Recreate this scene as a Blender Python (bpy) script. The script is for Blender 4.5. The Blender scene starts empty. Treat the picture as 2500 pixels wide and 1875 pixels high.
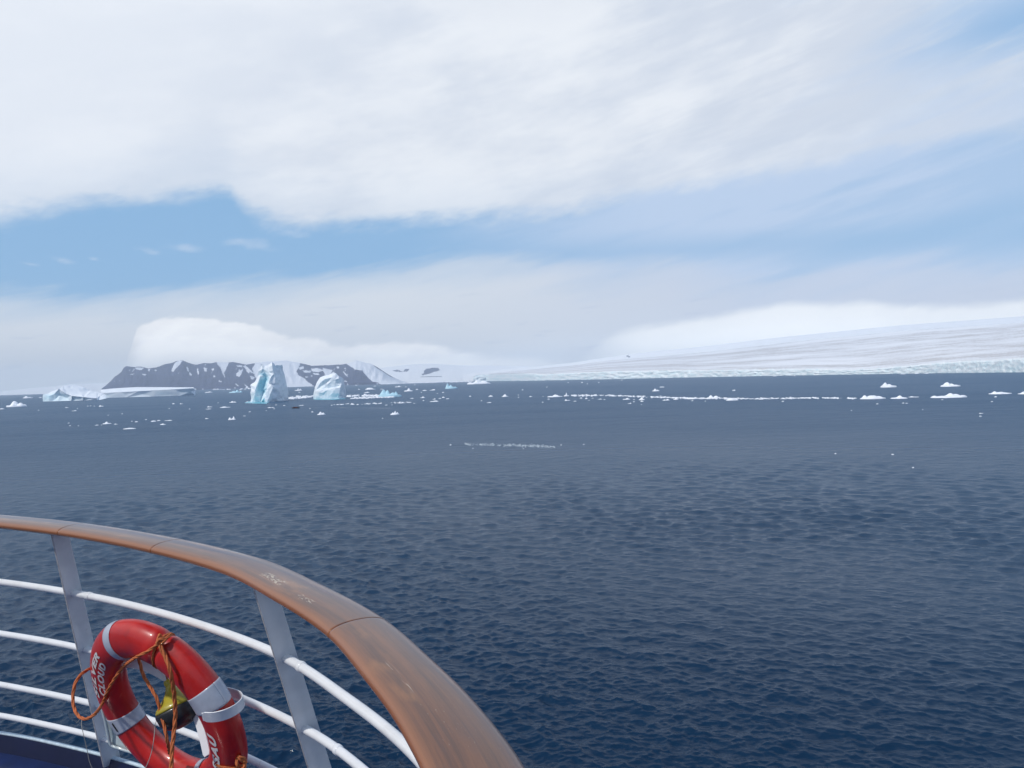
import bpy, bmesh, math, random
import numpy as np
from mathutils import Vector, Matrix, noise as MN
from mathutils.geometry import delaunay_2d_cdt
D = bpy.data
SC = bpy.context.scene
COL = SC.collection
random.seed(7)
CAMZ = 18.0
# ------------------------------------------------------------------ camera
F = 1800.; CX, CY = 1250., 937.5
TH = math.atan(.03); PT = math.atan(13/1800)
fv = np.array([0, math.cos(PT), -math.sin(PT)]); u0 = np.array([0, math.sin(PT), math.cos(PT)]); X0 = np.array([1., 0, 0])
rv = math.cos(TH)*X0-math.sin(TH)*u0; uv_ = math.sin(TH)*X0+math.cos(TH)*u0
cam = D.objects.new('camera', D.cameras.new('camera')); COL.objects.link(cam); SC.camera = cam
m = Matrix.Identity(4)
for i in range(3):
    m[i][0] = rv[i]; m[i][1] = uv_[i]; m[i][2] = -fv[i]
m[2][3] = CAMZ
cam.matrix_world = m
cam.data.sensor_width = 36; cam.data.lens = F/2500*36
cam.data.clip_start = .05; cam.data.clip_end = 120000
# ------------------------------------------------------------------ sun, exposure
SUN_DIR = Vector((-.52, -.37, .77)).normalized()
sl = D.lights.new('sun', 'SUN'); sl.energy = 2.5; sl.angle = math.radians(3.0); sl.color = (1, .965, .91)
so = D.objects.new('sun', sl); COL.objects.link(so); so.rotation_euler = SUN_DIR.to_track_quat('Z', 'Y').to_euler()
SC.view_settings.view_transform = 'Standard'; SC.view_settings.look = 'None'
SC.view_settings.exposure = 0.10; SC.view_settings.gamma = 1
SC.cycles.max_bounces = 8; SC.cycles.diffuse_bounces = 3; SC.cycles.glossy_bounces = 4
SC.cycles.transmission_bounces = 6; SC.cycles.transparent_max_bounces = 12; SC.cycles.volume_bounces = 1
SC.cycles.caustics_reflective = False; SC.cycles.caustics_refractive = False
SC.cycles.use_denoising = True

def ray(px, py): return fv+rv*(px-CX)/F-uv_*(py-CY)/F
def at(px, py, Y):                       # world point on a pixel's ray at forward distance Y
    d = ray(px, py); return np.array([0, 0, CAMZ])+d*(Y/d[1])
def onsea(px, py, z=0.):
    d = ray(px, py); return np.array([0, 0, CAMZ])+d*((z-CAMZ)/d[2])
def azel(px, py):
    d = ray(px, py); d = d/np.linalg.norm(d); return math.atan2(d[0], d[1]), math.asin(d[2])
def proj(P):
    P = np.asarray(P, float)-np.array([0, 0, CAMZ]); d = P@fv
    return np.stack([CX+F*(P@rv)/d, CY-F*(P@uv_)/d], -1)
def YH(x): return 962-.03*x
def lin(r, g, b):
    return tuple((c/255/12.92 if c/255 <= .04045 else ((c/255+.055)/1.055)**2.4) for c in (r, g, b))

# ------------------------------------------------------------------ node helper
class NT:
    def __init__(s, tree): s.t = tree; s.n = tree.nodes; s.l = tree.links
    def node(s, typ, ins=None, **kw):
        n = s.n.new(typ)
        for k, v in kw.items(): setattr(n, k, v)
        if ins:
            for k, v in ins.items():
                sk = n.inputs[k]
                if hasattr(v, 'links') or isinstance(v, bpy.types.NodeSocket): s.l.new(v, sk)
                else: sk.default_value = v
        return n
    def m(s, op, a, b=0., c=0., clamp=False):
        n = s.node('ShaderNodeMath', {0: a, 1: b, 2: c}, operation=op); n.use_clamp = clamp; return n.outputs[0]
    def add(s, a, b): return s.m('ADD', a, b)
    def mul(s, a, b, clamp=False): return s.m('MULTIPLY', a, b, clamp=clamp)
    def sub(s, a, b): return s.m('SUBTRACT', a, b)
    def ss(s, x, a, b, o0=0., o1=1.):
        n = s.node('ShaderNodeMapRange', {0: x, 1: a, 2: b, 3: o0, 4: o1}, interpolation_type='SMOOTHSTEP', data_type='FLOAT'); return n.outputs[0]
    def comb(s, x, y, z=0.): return s.node('ShaderNodeCombineXYZ', {0: x, 1: y, 2: z}).outputs[0]
    def sep(s, v): n = s.node('ShaderNodeSeparateXYZ', {0: v}); return n.outputs
    def noise(s, vec, scale, detail=6., rough=.55, dist=0., col=False):
        n = s.node('ShaderNodeTexNoise', {'Vector': vec, 'Scale': scale, 'Detail': detail, 'Roughness': rough, 'Distortion': dist}); return n.outputs[1 if col else 0]
    def mix(s, f, a, b):
        n = s.node('ShaderNodeMix', data_type='RGBA'); 
        for k, v in ((0, f), (6, a), (7, b)):
            if isinstance(v, bpy.types.NodeSocket): s.l.new(v, n.inputs[k])
            else: n.inputs[k].default_value = v if k == 0 else (*v, 1)[:4]
        return n.outputs[2]
    def curve(s, x, pts, x0, x1, y0, y1):
        """piecewise curve y(x) through pts, Float Curve rescaled from [0,1]"""
        xn = s.node('ShaderNodeMapRange', {0: x, 1: x0, 2: x1, 3: 0., 4: 1.}).outputs[0]
        n = s.node('ShaderNodeFloatCurve', {1: xn}); c = n.mapping.curves[0]
        q = [((a-x0)/(x1-x0), (b-y0)/(y1-y0)) for a, b in pts]
        q = [p for p in q if 0 <= p[0] <= 1]
        q = [(0., q[0][1])]+[p for p in q if .002 < p[0] < .998]+[(1., q[-1][1])]
        c.points[0].location = q[0]; c.points[1].location = q[-1]
        for p in q[1:-1]: c.points.new(*p)
        n.mapping.update()
        return s.node('ShaderNodeMapRange', {0: n.outputs[0], 1: 0., 2: 1., 3: y0, 4: y1}).outputs[0]

# ------------------------------------------------------------------ world: blue sky with cloud decks
W = D.worlds.new('World'); SC.world = W; W.use_nodes = True
t = NT(W.node_tree); W.node_tree.nodes.clear()
tc = t.node('ShaderNodeTexCoord').outputs['Generated']
sx, sy, sz = t.sep(tc)
az = t.m('ARCTAN2', sx, sy); el = t.m('ARCSINE', sz)
sky = t.node('ShaderNodeTexSky', sky_type='NISHITA', sun_disc=False)
sky.sun_elevation = math.asin(SUN_DIR.z); sky.sun_rotation = math.atan2(SUN_DIR.x, SUN_DIR.y)
sky.altitude = 50; sky.air_density = 1.0; sky.dust_density = .6; sky.ozone_density = 1.4
blue = t.node('ShaderNodeVectorMath', {0: sky.outputs[0], 3: .1}, operation='SCALE').outputs[0]
blue = t.mix(.85, blue, lin(139, 183, 224))
A0, A1 = -.75, .75
def edge(pts, lo=-.1, hi=1.0):
    return t.curve(az, [azel(*p) for p in pts], A0, A1, lo, hi)
# sheared stretched coordinates for streaks
def sv(kx, ky, shear=0., off=0.):
    return t.comb(t.mul(az, kx), t.add(t.mul(el, ky), t.mul(az, -shear*ky)), off)
n_big = t.noise(sv(3., 7., .15, 1.3), 1., 7., .55)
n_med = t.noise(sv(9., 24., .18, 4.1), 1., 8., .6)
n_fin = t.noise(sv(30., 75., .2, 7.7), 1., 8., .62)
n_str = t.noise(sv(4.5, 36., .22, 2.2), 1., 6., .58, .2)
n_str2 = t.noise(sv(2.0, 14., .20, 9.2), 1., 6., .5, .2)
c05 = lambda n, k: t.mul(t.sub(n, .5), k)
col = blue
# veil over the right half of the sky
vr = t.ss(az, -.10, .42)
veil = t.mul(vr, t.ss(t.add(n_str2, t.mul(n_str, .35)), .50, .80))
veil = t.add(t.mul(t.mul(t.ss(az, -.25, .1), t.ss(t.add(n_str2, t.mul(n_str, .5)), .60, .88)), .65), t.mul(vr, .58))
eA = edge([(-300, 560), (0, 538), (150, 520), (300, 498), (420, 480), (500, 470), (555, 468), (572, 484), (590, 506), (640, 530), (760, 548), (900, 552), (1100, 540), (1250, 536), (1400, 520), (1480, 505), (1600, 478), (1750, 455), (1900, 430), (2080, 395), (2250, 360), (2500, 330), (2700, 310)])
blue_band = t.mul(t.ss(t.sub(el, edge([(-300, 700), (900, 690), (1200, 655), (1500, 640), (1900, 625), (2500, 600)])), -.02, .015), t.ss(t.sub(edge([(-300, 560), (900, 560), (1200, 590), (1500, 590), (1900, 560), (2200, 540), (2500, 480)]), el), -.02, .02))
veil = t.mul(veil, t.sub(1., t.mul(blue_band, .6)))
col = t.mix(veil, col, lin(186, 206, 233))
# main deck
dA = t.add(t.sub(el, eA), t.add(c05(n_med, .045), c05(n_fin, .026)))
mA = t.m('ADD', t.mul(t.ss(dA, -.012, .022), .85), t.mul(t.ss(dA, .0, .09), .15))
thin = t.mul(t.ss(t.add(az, t.add(t.mul(el, .25), c05(n_str2, .5))), .46, .66), t.ss(n_str, .35, .62))
thin = t.m('MAXIMUM', thin, t.ss(t.add(az, c05(n_str2, .3)), .52, .68))
mA = t.mul(mA, t.sub(1., t.mul(thin, .78)))
bA = t.add(t.add(.5, c05(n_big, 2.5)), t.add(c05(n_med, .8), t.mul(t.sub(n_str, .5), t.ss(az, -.1, .5, .35, 1.3))))
cA = t.mix(t.ss(bA, .1, .9), lin(206, 215, 229), lin(231, 236, 243))
cA = t.mix(t.mul(t.ss(t.sub(az, t.mul(el, .9)), -.35, -.95), .8), cA, lin(230, 236, 245))
cA = t.mix(t.mul(t.ss(dA, .045, 0.), .35), cA, lin(216, 222, 231))
col = t.mix(mA, col, cA)
# blue hole upper right
hole = t.mul(t.ss(az, .42, .62), t.mul(t.ss(t.sub(el, edge([(-300, 300), (1700, 260), (1900, 200), (2100, 165), (2300, 130), (2500, 90)])), -.03, .02), t.ss(t.sub(edge([(-300, -100), (1900, 80), (2250, 20), (2500, -60)]), el), -.03, .05)))
col = t.mix(t.mul(hole, t.ss(n_str, .3, .6)), col, lin(148, 184, 222))
# wisps in the blue gap
for (x, y, w, h) in [(150, 635, 26, 8), (230, 633, 14, 5), (450, 605, 55, 14), (590, 590, 62, 16), (355, 612, 30, 10), (700, 565, 60, 14), (75, 645, 20, 4)]:
    a, e = azel(x, y); rw, rh = w/F, h/F
    dx = t.m('DIVIDE', t.sub(az, a), rw); dy = t.m('DIVIDE', t.sub(t.sub(el, e), t.mul(t.sub(az, a), -.1)), rh)
    q = t.sub(1., t.m('SQRT', t.add(t.mul(dx, dx), t.mul(dy, dy))))
    col = t.mix(t.mul(t.ss(t.add(q, t.add(c05(n_fin, 2.6), c05(n_med, 1.8))), .0, 1.4), .45), col, lin(208, 220, 238))
# low bank
eB = edge([(-300, 712), (0, 716), (180, 722), (330, 722), (420, 708), (600, 690), (800, 668), (1000, 648), (1200, 628), (1320, 640), (1500, 660), (1600, 645), (1750, 665), (1900, 672), (2100, 655), (2300, 640), (2500, 640), (2700, 640)])
dB = t.add(t.sub(eB, el), t.add(c05(n_str, .055), t.add(c05(n_fin, .012), c05(n_med, .02))))
mB = t.add(t.mul(t.ss(dB, -.016, .012), .55), t.mul(t.ss(dB, -.005, .05), .45))
dk = t.ss(t.noise(sv(14., 90., .1, 3.3), 1., 5., .55), .60, .72)
cB = t.mix(t.ss(az, -.2, .4), lin(216, 223, 232), lin(199, 209, 227))
cB = t.mix(t.mul(t.ss(dB, .03, .16), .7), cB, lin(213, 220, 230))
cB = t.mix(t.mul(dk, t.mul(t.ss(dB, .02, .05), .30)), cB, lin(168, 184, 212))
col = t.mix(mB, col, cB)
# bright bank over the glacier
eR = edge([(1250, 925), (1380, 890), (1440, 850), (1480, 822), (1530, 800), (1640, 782), (1760, 762), (1860, 742), (1960, 731), (2040, 734), (2110, 727), (2180, 737), (2260, 738), (2400, 732), (2500, 724), (2700, 715)])
dR = t.add(t.sub(eR, el), t.add(c05(n_fin, .010), c05(n_med, .008)))
mR = t.mul(t.ss(dR, -.003, .012), t.ss(az, .055, .19))
col = t.mix(mR, col, t.mix(t.ss(dR, .0, .05), lin(244, 248, 252), (1.10, 1.13, 1.16)))
# lenticular cap over the mountain (its top; the rest falls behind the ridge)
eL = edge([(-300, 1000), (200, 940), (290, 905), (312, 880), (322, 845), (332, 812), (350, 795), (400, 782), (450, 779), (520, 783), (600, 795), (700, 820), (760, 827), (830, 842), (900, 838), (1020, 834), (1090, 850), (1150, 862), (1250, 868), (1350, 878), (1450, 905), (1600, 960), (2700, 1000)], -.1, .3)
dL = t.add(t.sub(eL, el), t.add(c05(n_fin, .017), c05(n_med, .012)))
soft = t.ss(az, -.42, -.1, .006, .012)
mL = t.m('DIVIDE', t.add(dL, .004), soft); mL = t.ss(mL, 0., 1.)
mL = t.mul(mL, t.ss(az, .12, -.10, .35, 1.)); mL = t.mul(mL, t.ss(t.add(az, c05(n_med, .02)), azel(268, 880)[0], azel(372, 880)[0]))
cL = t.mix(t.ss(t.add(dL, t.add(c05(n_med, .06), c05(n_fin, .03))), .0, .035), lin(246, 248, 251), (1.06, 1.08, 1.10))
cL = t.mix(t.ss(dL, .035, .075), cL, lin(226, 231, 237))
col = t.mix(mL, col, cL)
# unseen sky overhead and behind the ship, darkened to cut ambient light
ov = t.ss(t.add(el, c05(n_big, .25)), .46, .80)
ov = t.m('MAXIMUM', ov, t.mul(t.ss(sy, .25, -.35), .35))
col = t.mix(ov, col, (.15, .24, .43))
# pale murk right at the horizon and below it
col = t.mix(t.ss(el, .022, -.004, 0., .8), col, lin(216, 224, 232))
bg = t.node('ShaderNodeBackground', {0: col, 1: 1.0})
wo = t.node('ShaderNodeOutputWorld'); t.l.new(bg.outputs[0], wo.inputs[0])

# ------------------------------------------------------------------ mesh helpers
def tag(o, label=None, cat=None, group=None, kind=None):
    for k, v in (('label', label), ('category', cat), ('group', group), ('kind', kind)):
        if v: o[k] = v
    return o
def mk(name, V, Fc, mat=None, parent=None, smooth=False):
    me = D.meshes.new(name); me.from_pydata([tuple(map(float, v)) for v in V], [], [tuple(f) for f in Fc]); me.update()
    if smooth: me.polygons.foreach_set('use_smooth', [True]*len(me.polygons))
    o = D.objects.new(name, me); COL.objects.link(o)
    if mat: me.materials.append(mat)
    if parent: o.parent = parent; o.matrix_parent_inverse = Matrix.Translation(parent.location).inverted()
    return o
def empty(name, loc, **kw):
    o = D.objects.new(name, None); COL.objects.link(o); o.location = Vector(map(float, loc)); o.empty_display_size = .2
    return tag(o, **kw)
def mat(name):
    ma = D.materials.new(name); ma.use_nodes = True; n = NT(ma.node_tree)
    b = ma.node_tree.nodes['Principled BSDF']; return ma, n, b
def simple(name, c, rough=.5, metal=0., coat=0., bump=0., bs=60., var=.0, vs=8.):
    ma, n, b = mat(name); b.inputs['Roughness'].default_value = rough; b.inputs['Metallic'].default_value = metal
    b.inputs['Coat Weight'].default_value = coat; b.inputs['Coat Roughness'].default_value = .12
    oc = n.node('ShaderNodeTexCoord').outputs['Object']
    if var:
        k = n.noise(oc, vs, 6., .6)
        n.l.new(n.mix(n.ss(k, .3, .7), tuple(x*(1-var) for x in c), tuple(min(1, x*(1+var*.6)) for x in c)), b.inputs['Base Color'])
    else: b.inputs['Base Color'].default_value = (*c, 1)
    if bump:
        k = n.noise(oc, bs, 5., .6); bp = n.node('ShaderNodeBump', {'Strength': bump, 'Distance': .002, 'Height': k}); n.l.new(bp.outputs[0], b.inputs['Normal'])
    return ma
def cr(pts, n):
    pts = np.asarray(pts, float); k = len(pts); P = np.vstack([2*pts[0]-pts[1], pts, 2*pts[-1]-pts[-2]])
    tt = np.linspace(0, k-1-1e-9, n); i = tt.astype(int); s = (tt-i)[:, None]; a, b, c, d = P[i], P[i+1], P[i+2], P[i+3]
    return .5*((2*b)+(-a+c)*s+(2*a-5*b+4*c-d)*s**2+(-a+3*b-3*c+d)*s**3)
def frames(C):
    T = np.gradient(C, axis=0); T /= np.linalg.norm(T, axis=1)[:, None]
    up = np.array([0, 0, 1.]) if abs(T[0][2]) < .9 else np.array([1., 0, 0])
    N = [np.cross(T[0], up)]; N[0] /= np.linalg.norm(N[0])
    for i in range(1, len(C)):
        q = N[-1]-T[i]*(N[-1]@T[i]); N.append(q/np.linalg.norm(q))
    N = np.array(N); return T, N, np.cross(T, N)
def tube(C, r, k=12, cap=True):
    C = np.asarray(C, float); T, N, B = frames(C); r = np.broadcast_to(r, (len(C),))
    V = []; Fc = []
    for i in range(len(C)):
        for j in range(k):
            a = 2*math.pi*j/k; V.append(C[i]+(N[i]*math.cos(a)+B[i]*math.sin(a))*r[i])
    for i in range(len(C)-1):
        for j in range(k):
            a = i*k+j; b = i*k+(j+1) % k; Fc.append((a, b, b+k, a+k))
    if cap: Fc.append(tuple(range(k))[::-1]); Fc.append(tuple((len(C)-1)*k+j for j in range(k)))
    return V, Fc
def merge(parts):
    V = []; Fc = []
    for v, f in parts:
        o = len(V); V += list(v); Fc += [tuple(i+o for i in q) for q in f]
    return V, Fc
def box(c, ax, ay, az_):
    c, ax, ay, az_ = map(lambda q: np.asarray(q, float), (c, ax, ay, az_)); V = [c+a*ax+b*ay+d*az_ for d in (-1, 1) for b in (-1, 1) for a in (-1, 1)]
    return V, [(0, 2, 3, 1), (4, 5, 7, 6), (0, 1, 5, 4), (2, 6, 7, 3), (0, 4, 6, 2), (1, 3, 7, 5)]
def bevel(o, w, seg=2):
    b = o.modifiers.new('bevel', 'BEVEL'); b.width = w; b.segments = seg; b.limit_method = 'ANGLE'; return o
def interp(x, pts): return float(np.interp(x, [p[0] for p in pts], [p[1] for p in pts]))
def inpoly(x, y, poly):
    c = False; j = len(poly)-1
    for i in range(len(poly)):
        xi, yi = poly[i]; xj, yj = poly[j]
        if (yi > y) != (yj > y) and x < (xj-xi)*(y-yi)/(yj-yi)+xi: c = not c
        j = i
    return c
def fbm(x, y, z=0., o=4): return MN.fractal(Vector((x, y, z)), 1., 2., o)

# ------------------------------------------------------------------ the sea
def make_sea():
    R = [4.]
    while R[-1] < 15500:
        r = R[-1]; R.append(r+(.4 if r < 26 else max(.055, .55*r*r/13266.)))
    R = np.array(R)
    dense = np.radians(np.linspace(-43, 43, 980)); rest = np.radians(np.linspace(43, 317, 90))[1:-1]
    A = np.concatenate([dense, rest]); nA = len(A); nR = len(R)
    dr = np.gradient(R)[:, None]; dA = np.concatenate([np.full(980, dense[1]-dense[0]), np.full(nA-980, rest[1]-rest[0])])[None]
    rr = R[:, None]; x = rr*np.sin(A)[None]; y = rr*np.cos(A)[None]; z = np.zeros_like(x)
    sp = np.maximum(dr+0*dA, rr*dA); sp = np.minimum(sp, 1e6)
    rng = np.random.RandomState(3); dx = np.zeros_like(x); dy = np.zeros_like(x); ox, oy = x.copy(), y.copy()
    # patches of stronger and weaker chop
    g = np.ones_like(x)
    for k in range(10):
        a = rng.rand()*6.28; l = 30*1.5**(k % 5); g += .11*np.sin(2*np.pi/l*(x*np.cos(a)+y*np.sin(a))+rng.rand()*6.28)
    for k in range(190):
        lam = .24*(4.5/.24)**(rng.rand()**1.2); a = math.radians(248)+rng.randn()*(.62 if k % 3 else 1.1)
        amp = .0046*lam*(1+.6*rng.rand())*(1.0 if lam < .9 else (.9/lam)**.5)
        kx, ky = math.cos(a)*2*np.pi/lam, math.sin(a)*2*np.pi/lam
        w = np.clip((lam/sp-2.2)/2.5, 0, 1)
        if not (w > 0).any(): continue
        ph = kx*ox+ky*oy+rng.rand()*6.28; z += w*amp*g*np.sin(ph)
        q = .95*amp*w*g*np.cos(ph); dx += q*math.cos(a); dy += q*math.sin(a)
    x = x+dx; y = y+dy
    V = np.stack([x, y, z], -1).reshape(-1, 3)
    i = np.arange(nR-1)[:, None]*nA; j = np.arange(nA)[None]; jn = (j+1) % nA
    Q = np.stack([i+j, i+nA+j, i+nA+jn, i+jn], -1).reshape(-1, 4)
    V = np.vstack([V, [[0, 0, 0]]]); c = len(V)-1
    T3 = np.stack([np.full(nA, c), np.arange(nA), (np.arange(nA)+1) % nA], -1)
    me = D.meshes.new('sea'); me.vertices.add(len(V)); me.vertices.foreach_set('co', V.ravel())
    L = np.concatenate([Q.ravel(), T3.ravel()]); me.loops.add(len(L)); me.loops.foreach_set('vertex_index', L.astype(np.int32))
    ls = np.concatenate([np.arange(len(Q))*4, len(Q)*4+np.arange(nA)*3]); lt = np.concatenate([np.full(len(Q), 4), np.full(nA, 3)])
    me.polygons.add(len(ls)); me.polygons.foreach_set('loop_start', ls.astype(np.int32)); me.polygons.foreach_set('loop_total', lt.astype(np.int32))
    me.update(calc_edges=True); me.polygons.foreach_set('use_smooth', np.ones(len(ls), bool)); me.validate()
    if me.polygons[0].normal.z < 0: me.flip_normals()
    o = D.objects.new('sea', me); COL.objects.link(o); tag(o, kind='structure', label='dark blue choppy sea')
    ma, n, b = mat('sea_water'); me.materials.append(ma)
    pos = n.node('ShaderNodeNewGeometry').outputs['Position']; px, py, pz = n.sep(pos)
    rot = n.node('ShaderNodeMapping', {0: pos, 2: (0, 0, math.radians(-22)), 3: (.45, 1., 1.)}).outputs[0]
    h1 = n.noise(rot, 6., 3., .6, .5); h2 = n.noise(rot, .8, 4., .6, .3)
    rdg = n.m('ABSOLUTE', n.sub(n.mul(n.noise(rot, 5.0, 4., .6, .5), 2.), 1.)); h3 = n.noise(rot, 10., 3., .6)
    dist = n.m('SQRT', n.add(n.mul(px, px), n.mul(py, py)))
    H = n.add(n.mul(n.ss(dist, 35., 130., .30, 1.1), n.add(n.add(n.mul(h1, .046), n.mul(h3, .014)), n.mul(rdg, -.046))), n.add(0., n.mul(h2, n.ss(dist, 30., 200., .10, .60))))
    h5 = n.noise(n.node('ShaderNodeMapping', {0: pos, 2: (0, 0, math.radians(-12)), 3: (.5, 1., 1.)}).outputs[0], .38, 6., .6, .3)
    H = n.add(H, n.mul(h5, n.mul(n.ss(dist, 40., 250., .0, 1.25), n.ss(n.noise(n.node('ShaderNodeMapping', {0: pos, 3: (.012, .03, 1.)}).outputs[0], 1., 4., .55), .3, .7, .85, 1.12))))
    h6 = n.noise(n.node('ShaderNodeMapping', {0: pos, 2: (0, 0, math.radians(-8)), 3: (.4, 1., 1.)}).outputs[0], .10, 6., .6, .4)
    H = n.add(H, n.mul(h6, n.ss(dist, 120., 500., .0, 4.5)))
    bp = n.node('ShaderNodeBump', {'Strength': 1.0, 'Distance': 1.0, 'Height': H}); n.l.new(bp.outputs[0], b.inputs['Normal'])
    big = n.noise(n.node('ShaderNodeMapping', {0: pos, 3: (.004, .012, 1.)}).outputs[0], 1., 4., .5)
    wc = n.mix(n.ss(big, .35, .65), (.0040, .021, .052), (.0056, .027, .062)); lg = n.m('DIVIDE', n.m('LOGARITHM', n.m('DIVIDE', dist, 32.), 2.718), 3.4); wc = n.mix(n.ss(lg, -.1, 1.05), wc, (.056, .116, .198)); n.l.new(wc, b.inputs['Base Color'])  # far water lightened in its base colour, replacing lost sky reflection
    lg = n.m('DIVIDE', n.m('LOGARITHM', n.m('DIVIDE', dist, 32.), 2.718), 3.4)
    n.l.new(n.add(n.ss(lg, .1, .8, .08, .38), n.mul(n.ss(big, .4, .7), .04)), b.inputs['Roughness'])
    b.inputs['IOR'].default_value = 1.15
make_sea()

# ------------------------------------------------------------------ ice and snow materials
def ice_mat(name, base=(.84, .88, .91), tint=(.40, .72, .82), bumpd=.6, sc=.12):
    ma, n, b = mat(name); g = n.node('ShaderNodeNewGeometry').outputs['Position']
    at_ = n.node('ShaderNodeAttribute', attribute_name='tint').outputs['Fac']
    k = n.noise(g, sc, 7., .6); st = n.noise(n.node('ShaderNodeMapping', {0: g, 3: (1., 1., 5.)}).outputs[0], sc*.8, 5., .6)
    c = n.mix(n.mul(n.ss(k, .35, .7), .35), base, tuple(x*.86 for x in base[:2])+(base[2]*.95,))
    c = n.mix(n.mul(n.ss(st, .55, .72), .22), c, (.55, .68, .76))
    c = n.mix(at_, c, tint)
    n.l.new(c, b.inputs['Base Color']); b.inputs['Roughness'].default_value = .55
    bp = n.node('ShaderNodeBump', {'Strength': .8, 'Distance': bumpd, 'Height': n.add(k, n.mul(n.noise(g, sc*6, 4., .6), .25))}); n.l.new(bp.outputs[0], b.inputs['Normal'])
    return ma
M_ICE = ice_mat('berg_ice'); M_FLOE = ice_mat('floe_ice', (.92, .94, .96), (.35, .66, .74), .2, .5)
M_CYAN = ice_mat('cyan_ice', (.50, .74, .82), (.30, .62, .74), .4, .4)

# ------------------------------------------------------------------ sculpted bergs
def swing(P, x0, k):                       # turn the faces right of x0 away to the right
    return [(p[0], p[1], (p[2] if len(p) > 2 else 0)-max(0, p[0]-x0)*k, *p[3:]) for p in P]
def berg(name, outline, feats, Y, label, group=None, back=.8, sub=3, amp=1.2, org=(0, 0), sc=1., matl=None, waterbelow=True, fedges=()):
    if name == 'spire_iceberg': outline, feats = swing(outline, 560, .085), swing(feats, 560, .085)
    if name == 'blocky_iceberg': outline, feats = swing(outline, 1955, .16), swing(feats, 1955, .16)
    P = [(org[0]+p[0]/sc, org[1]+p[1]/sc, *(p[2:] if len(p) > 2 else (0, 0))) for p in outline]
    Q = [(org[0]+p[0]/sc, org[1]+p[1]/sc, *p[2:]) for p in feats]
    P = [(p+(0, 0))[:4] for p in P]; Q = [(p+(0,))[:4] for p in Q]
    A = P+Q; nP = len(P)
    ed = [(i, (i+1) % nP) for i in range(nP)]+[(a+nP, b+nP) for a, b in fedges]
    vs, _, fs, ov, _, _ = delaunay_2d_cdt([Vector((p[0], -p[1])) for p in A], ed, [], 1, 1e-4)
    V = []; T = []; idx = []
    for i, v in enumerate(vs):
        src = ov[i][0] if ov[i] else min(range(len(A)), key=lambda k: (A[k][0]-v.x)**2+(A[k][1]+v.y)**2)
        q = A[src]; w = at(v.x, -v.y, Y-q[2]); V.append(w); T.append(q[3]); idx.append(src)
    nb = len(V); mp = {}
    for i in range(nb):
        if idx[i] >= nP:
            q = A[idx[i]]; mp[i] = len(V); w = at(vs[i].x, -vs[i].y, Y+abs(q[2])*back+4*amp)
            V.append(w); T.append(.1)
        else: mp[i] = i
    Fc = [tuple(f) for f in fs]+[tuple(mp[i] for i in reversed(f)) for f in fs]
    Fc = [f for f in Fc if len(set(f)) == len(f)]
    bm = bmesh.new(); tl = bm.verts.layers.float.new('tint')
    bv = [bm.verts.new(tuple(v)) for v in V]
    for v, tt in zip(bv, T): v[tl] = tt
    for f in Fc:
        try: bm.faces.new([bv[i] for i in f])
        except ValueError: pass
    for v in bm.verts:
        if v.co.z < 2.2: v.co.z = -1.6
    bmesh.ops.recalc_face_normals(bm, faces=bm.faces)
    sd = sum(map(ord, name))+Y
    for k in range(sub):
        bmesh.ops.subdivide_edges(bm, edges=bm.edges[:], cuts=1, use_grid_fill=True)
        bm.normal_update(); s = amp*(.46**k)
        for v in bm.verts:
            if v.co.z > -.5:
                q = v.co/(9.*.55**k); nz = MN.noise(Vector((q.x+sd, q.y, q.z*.7)))
                v.co += v.normal*nz*s
    me = D.meshes.new(name); bm.to_mesh(me); bm.free()
    me.polygons.foreach_set('use_smooth', [True]*len(me.polygons))
    me.materials.append(matl or M_ICE); me.set_sharp_from_angle(angle=math.radians(22))
    o = D.objects.new(name, me); COL.objects.link(o)
    c = np.mean(V, axis=0); M = Matrix.Translation((-c[0], -c[1], 0)); me.transform(M); o.location = (c[0], c[1], 0)
    return tag(o, label, 'iceberg', group)

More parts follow.
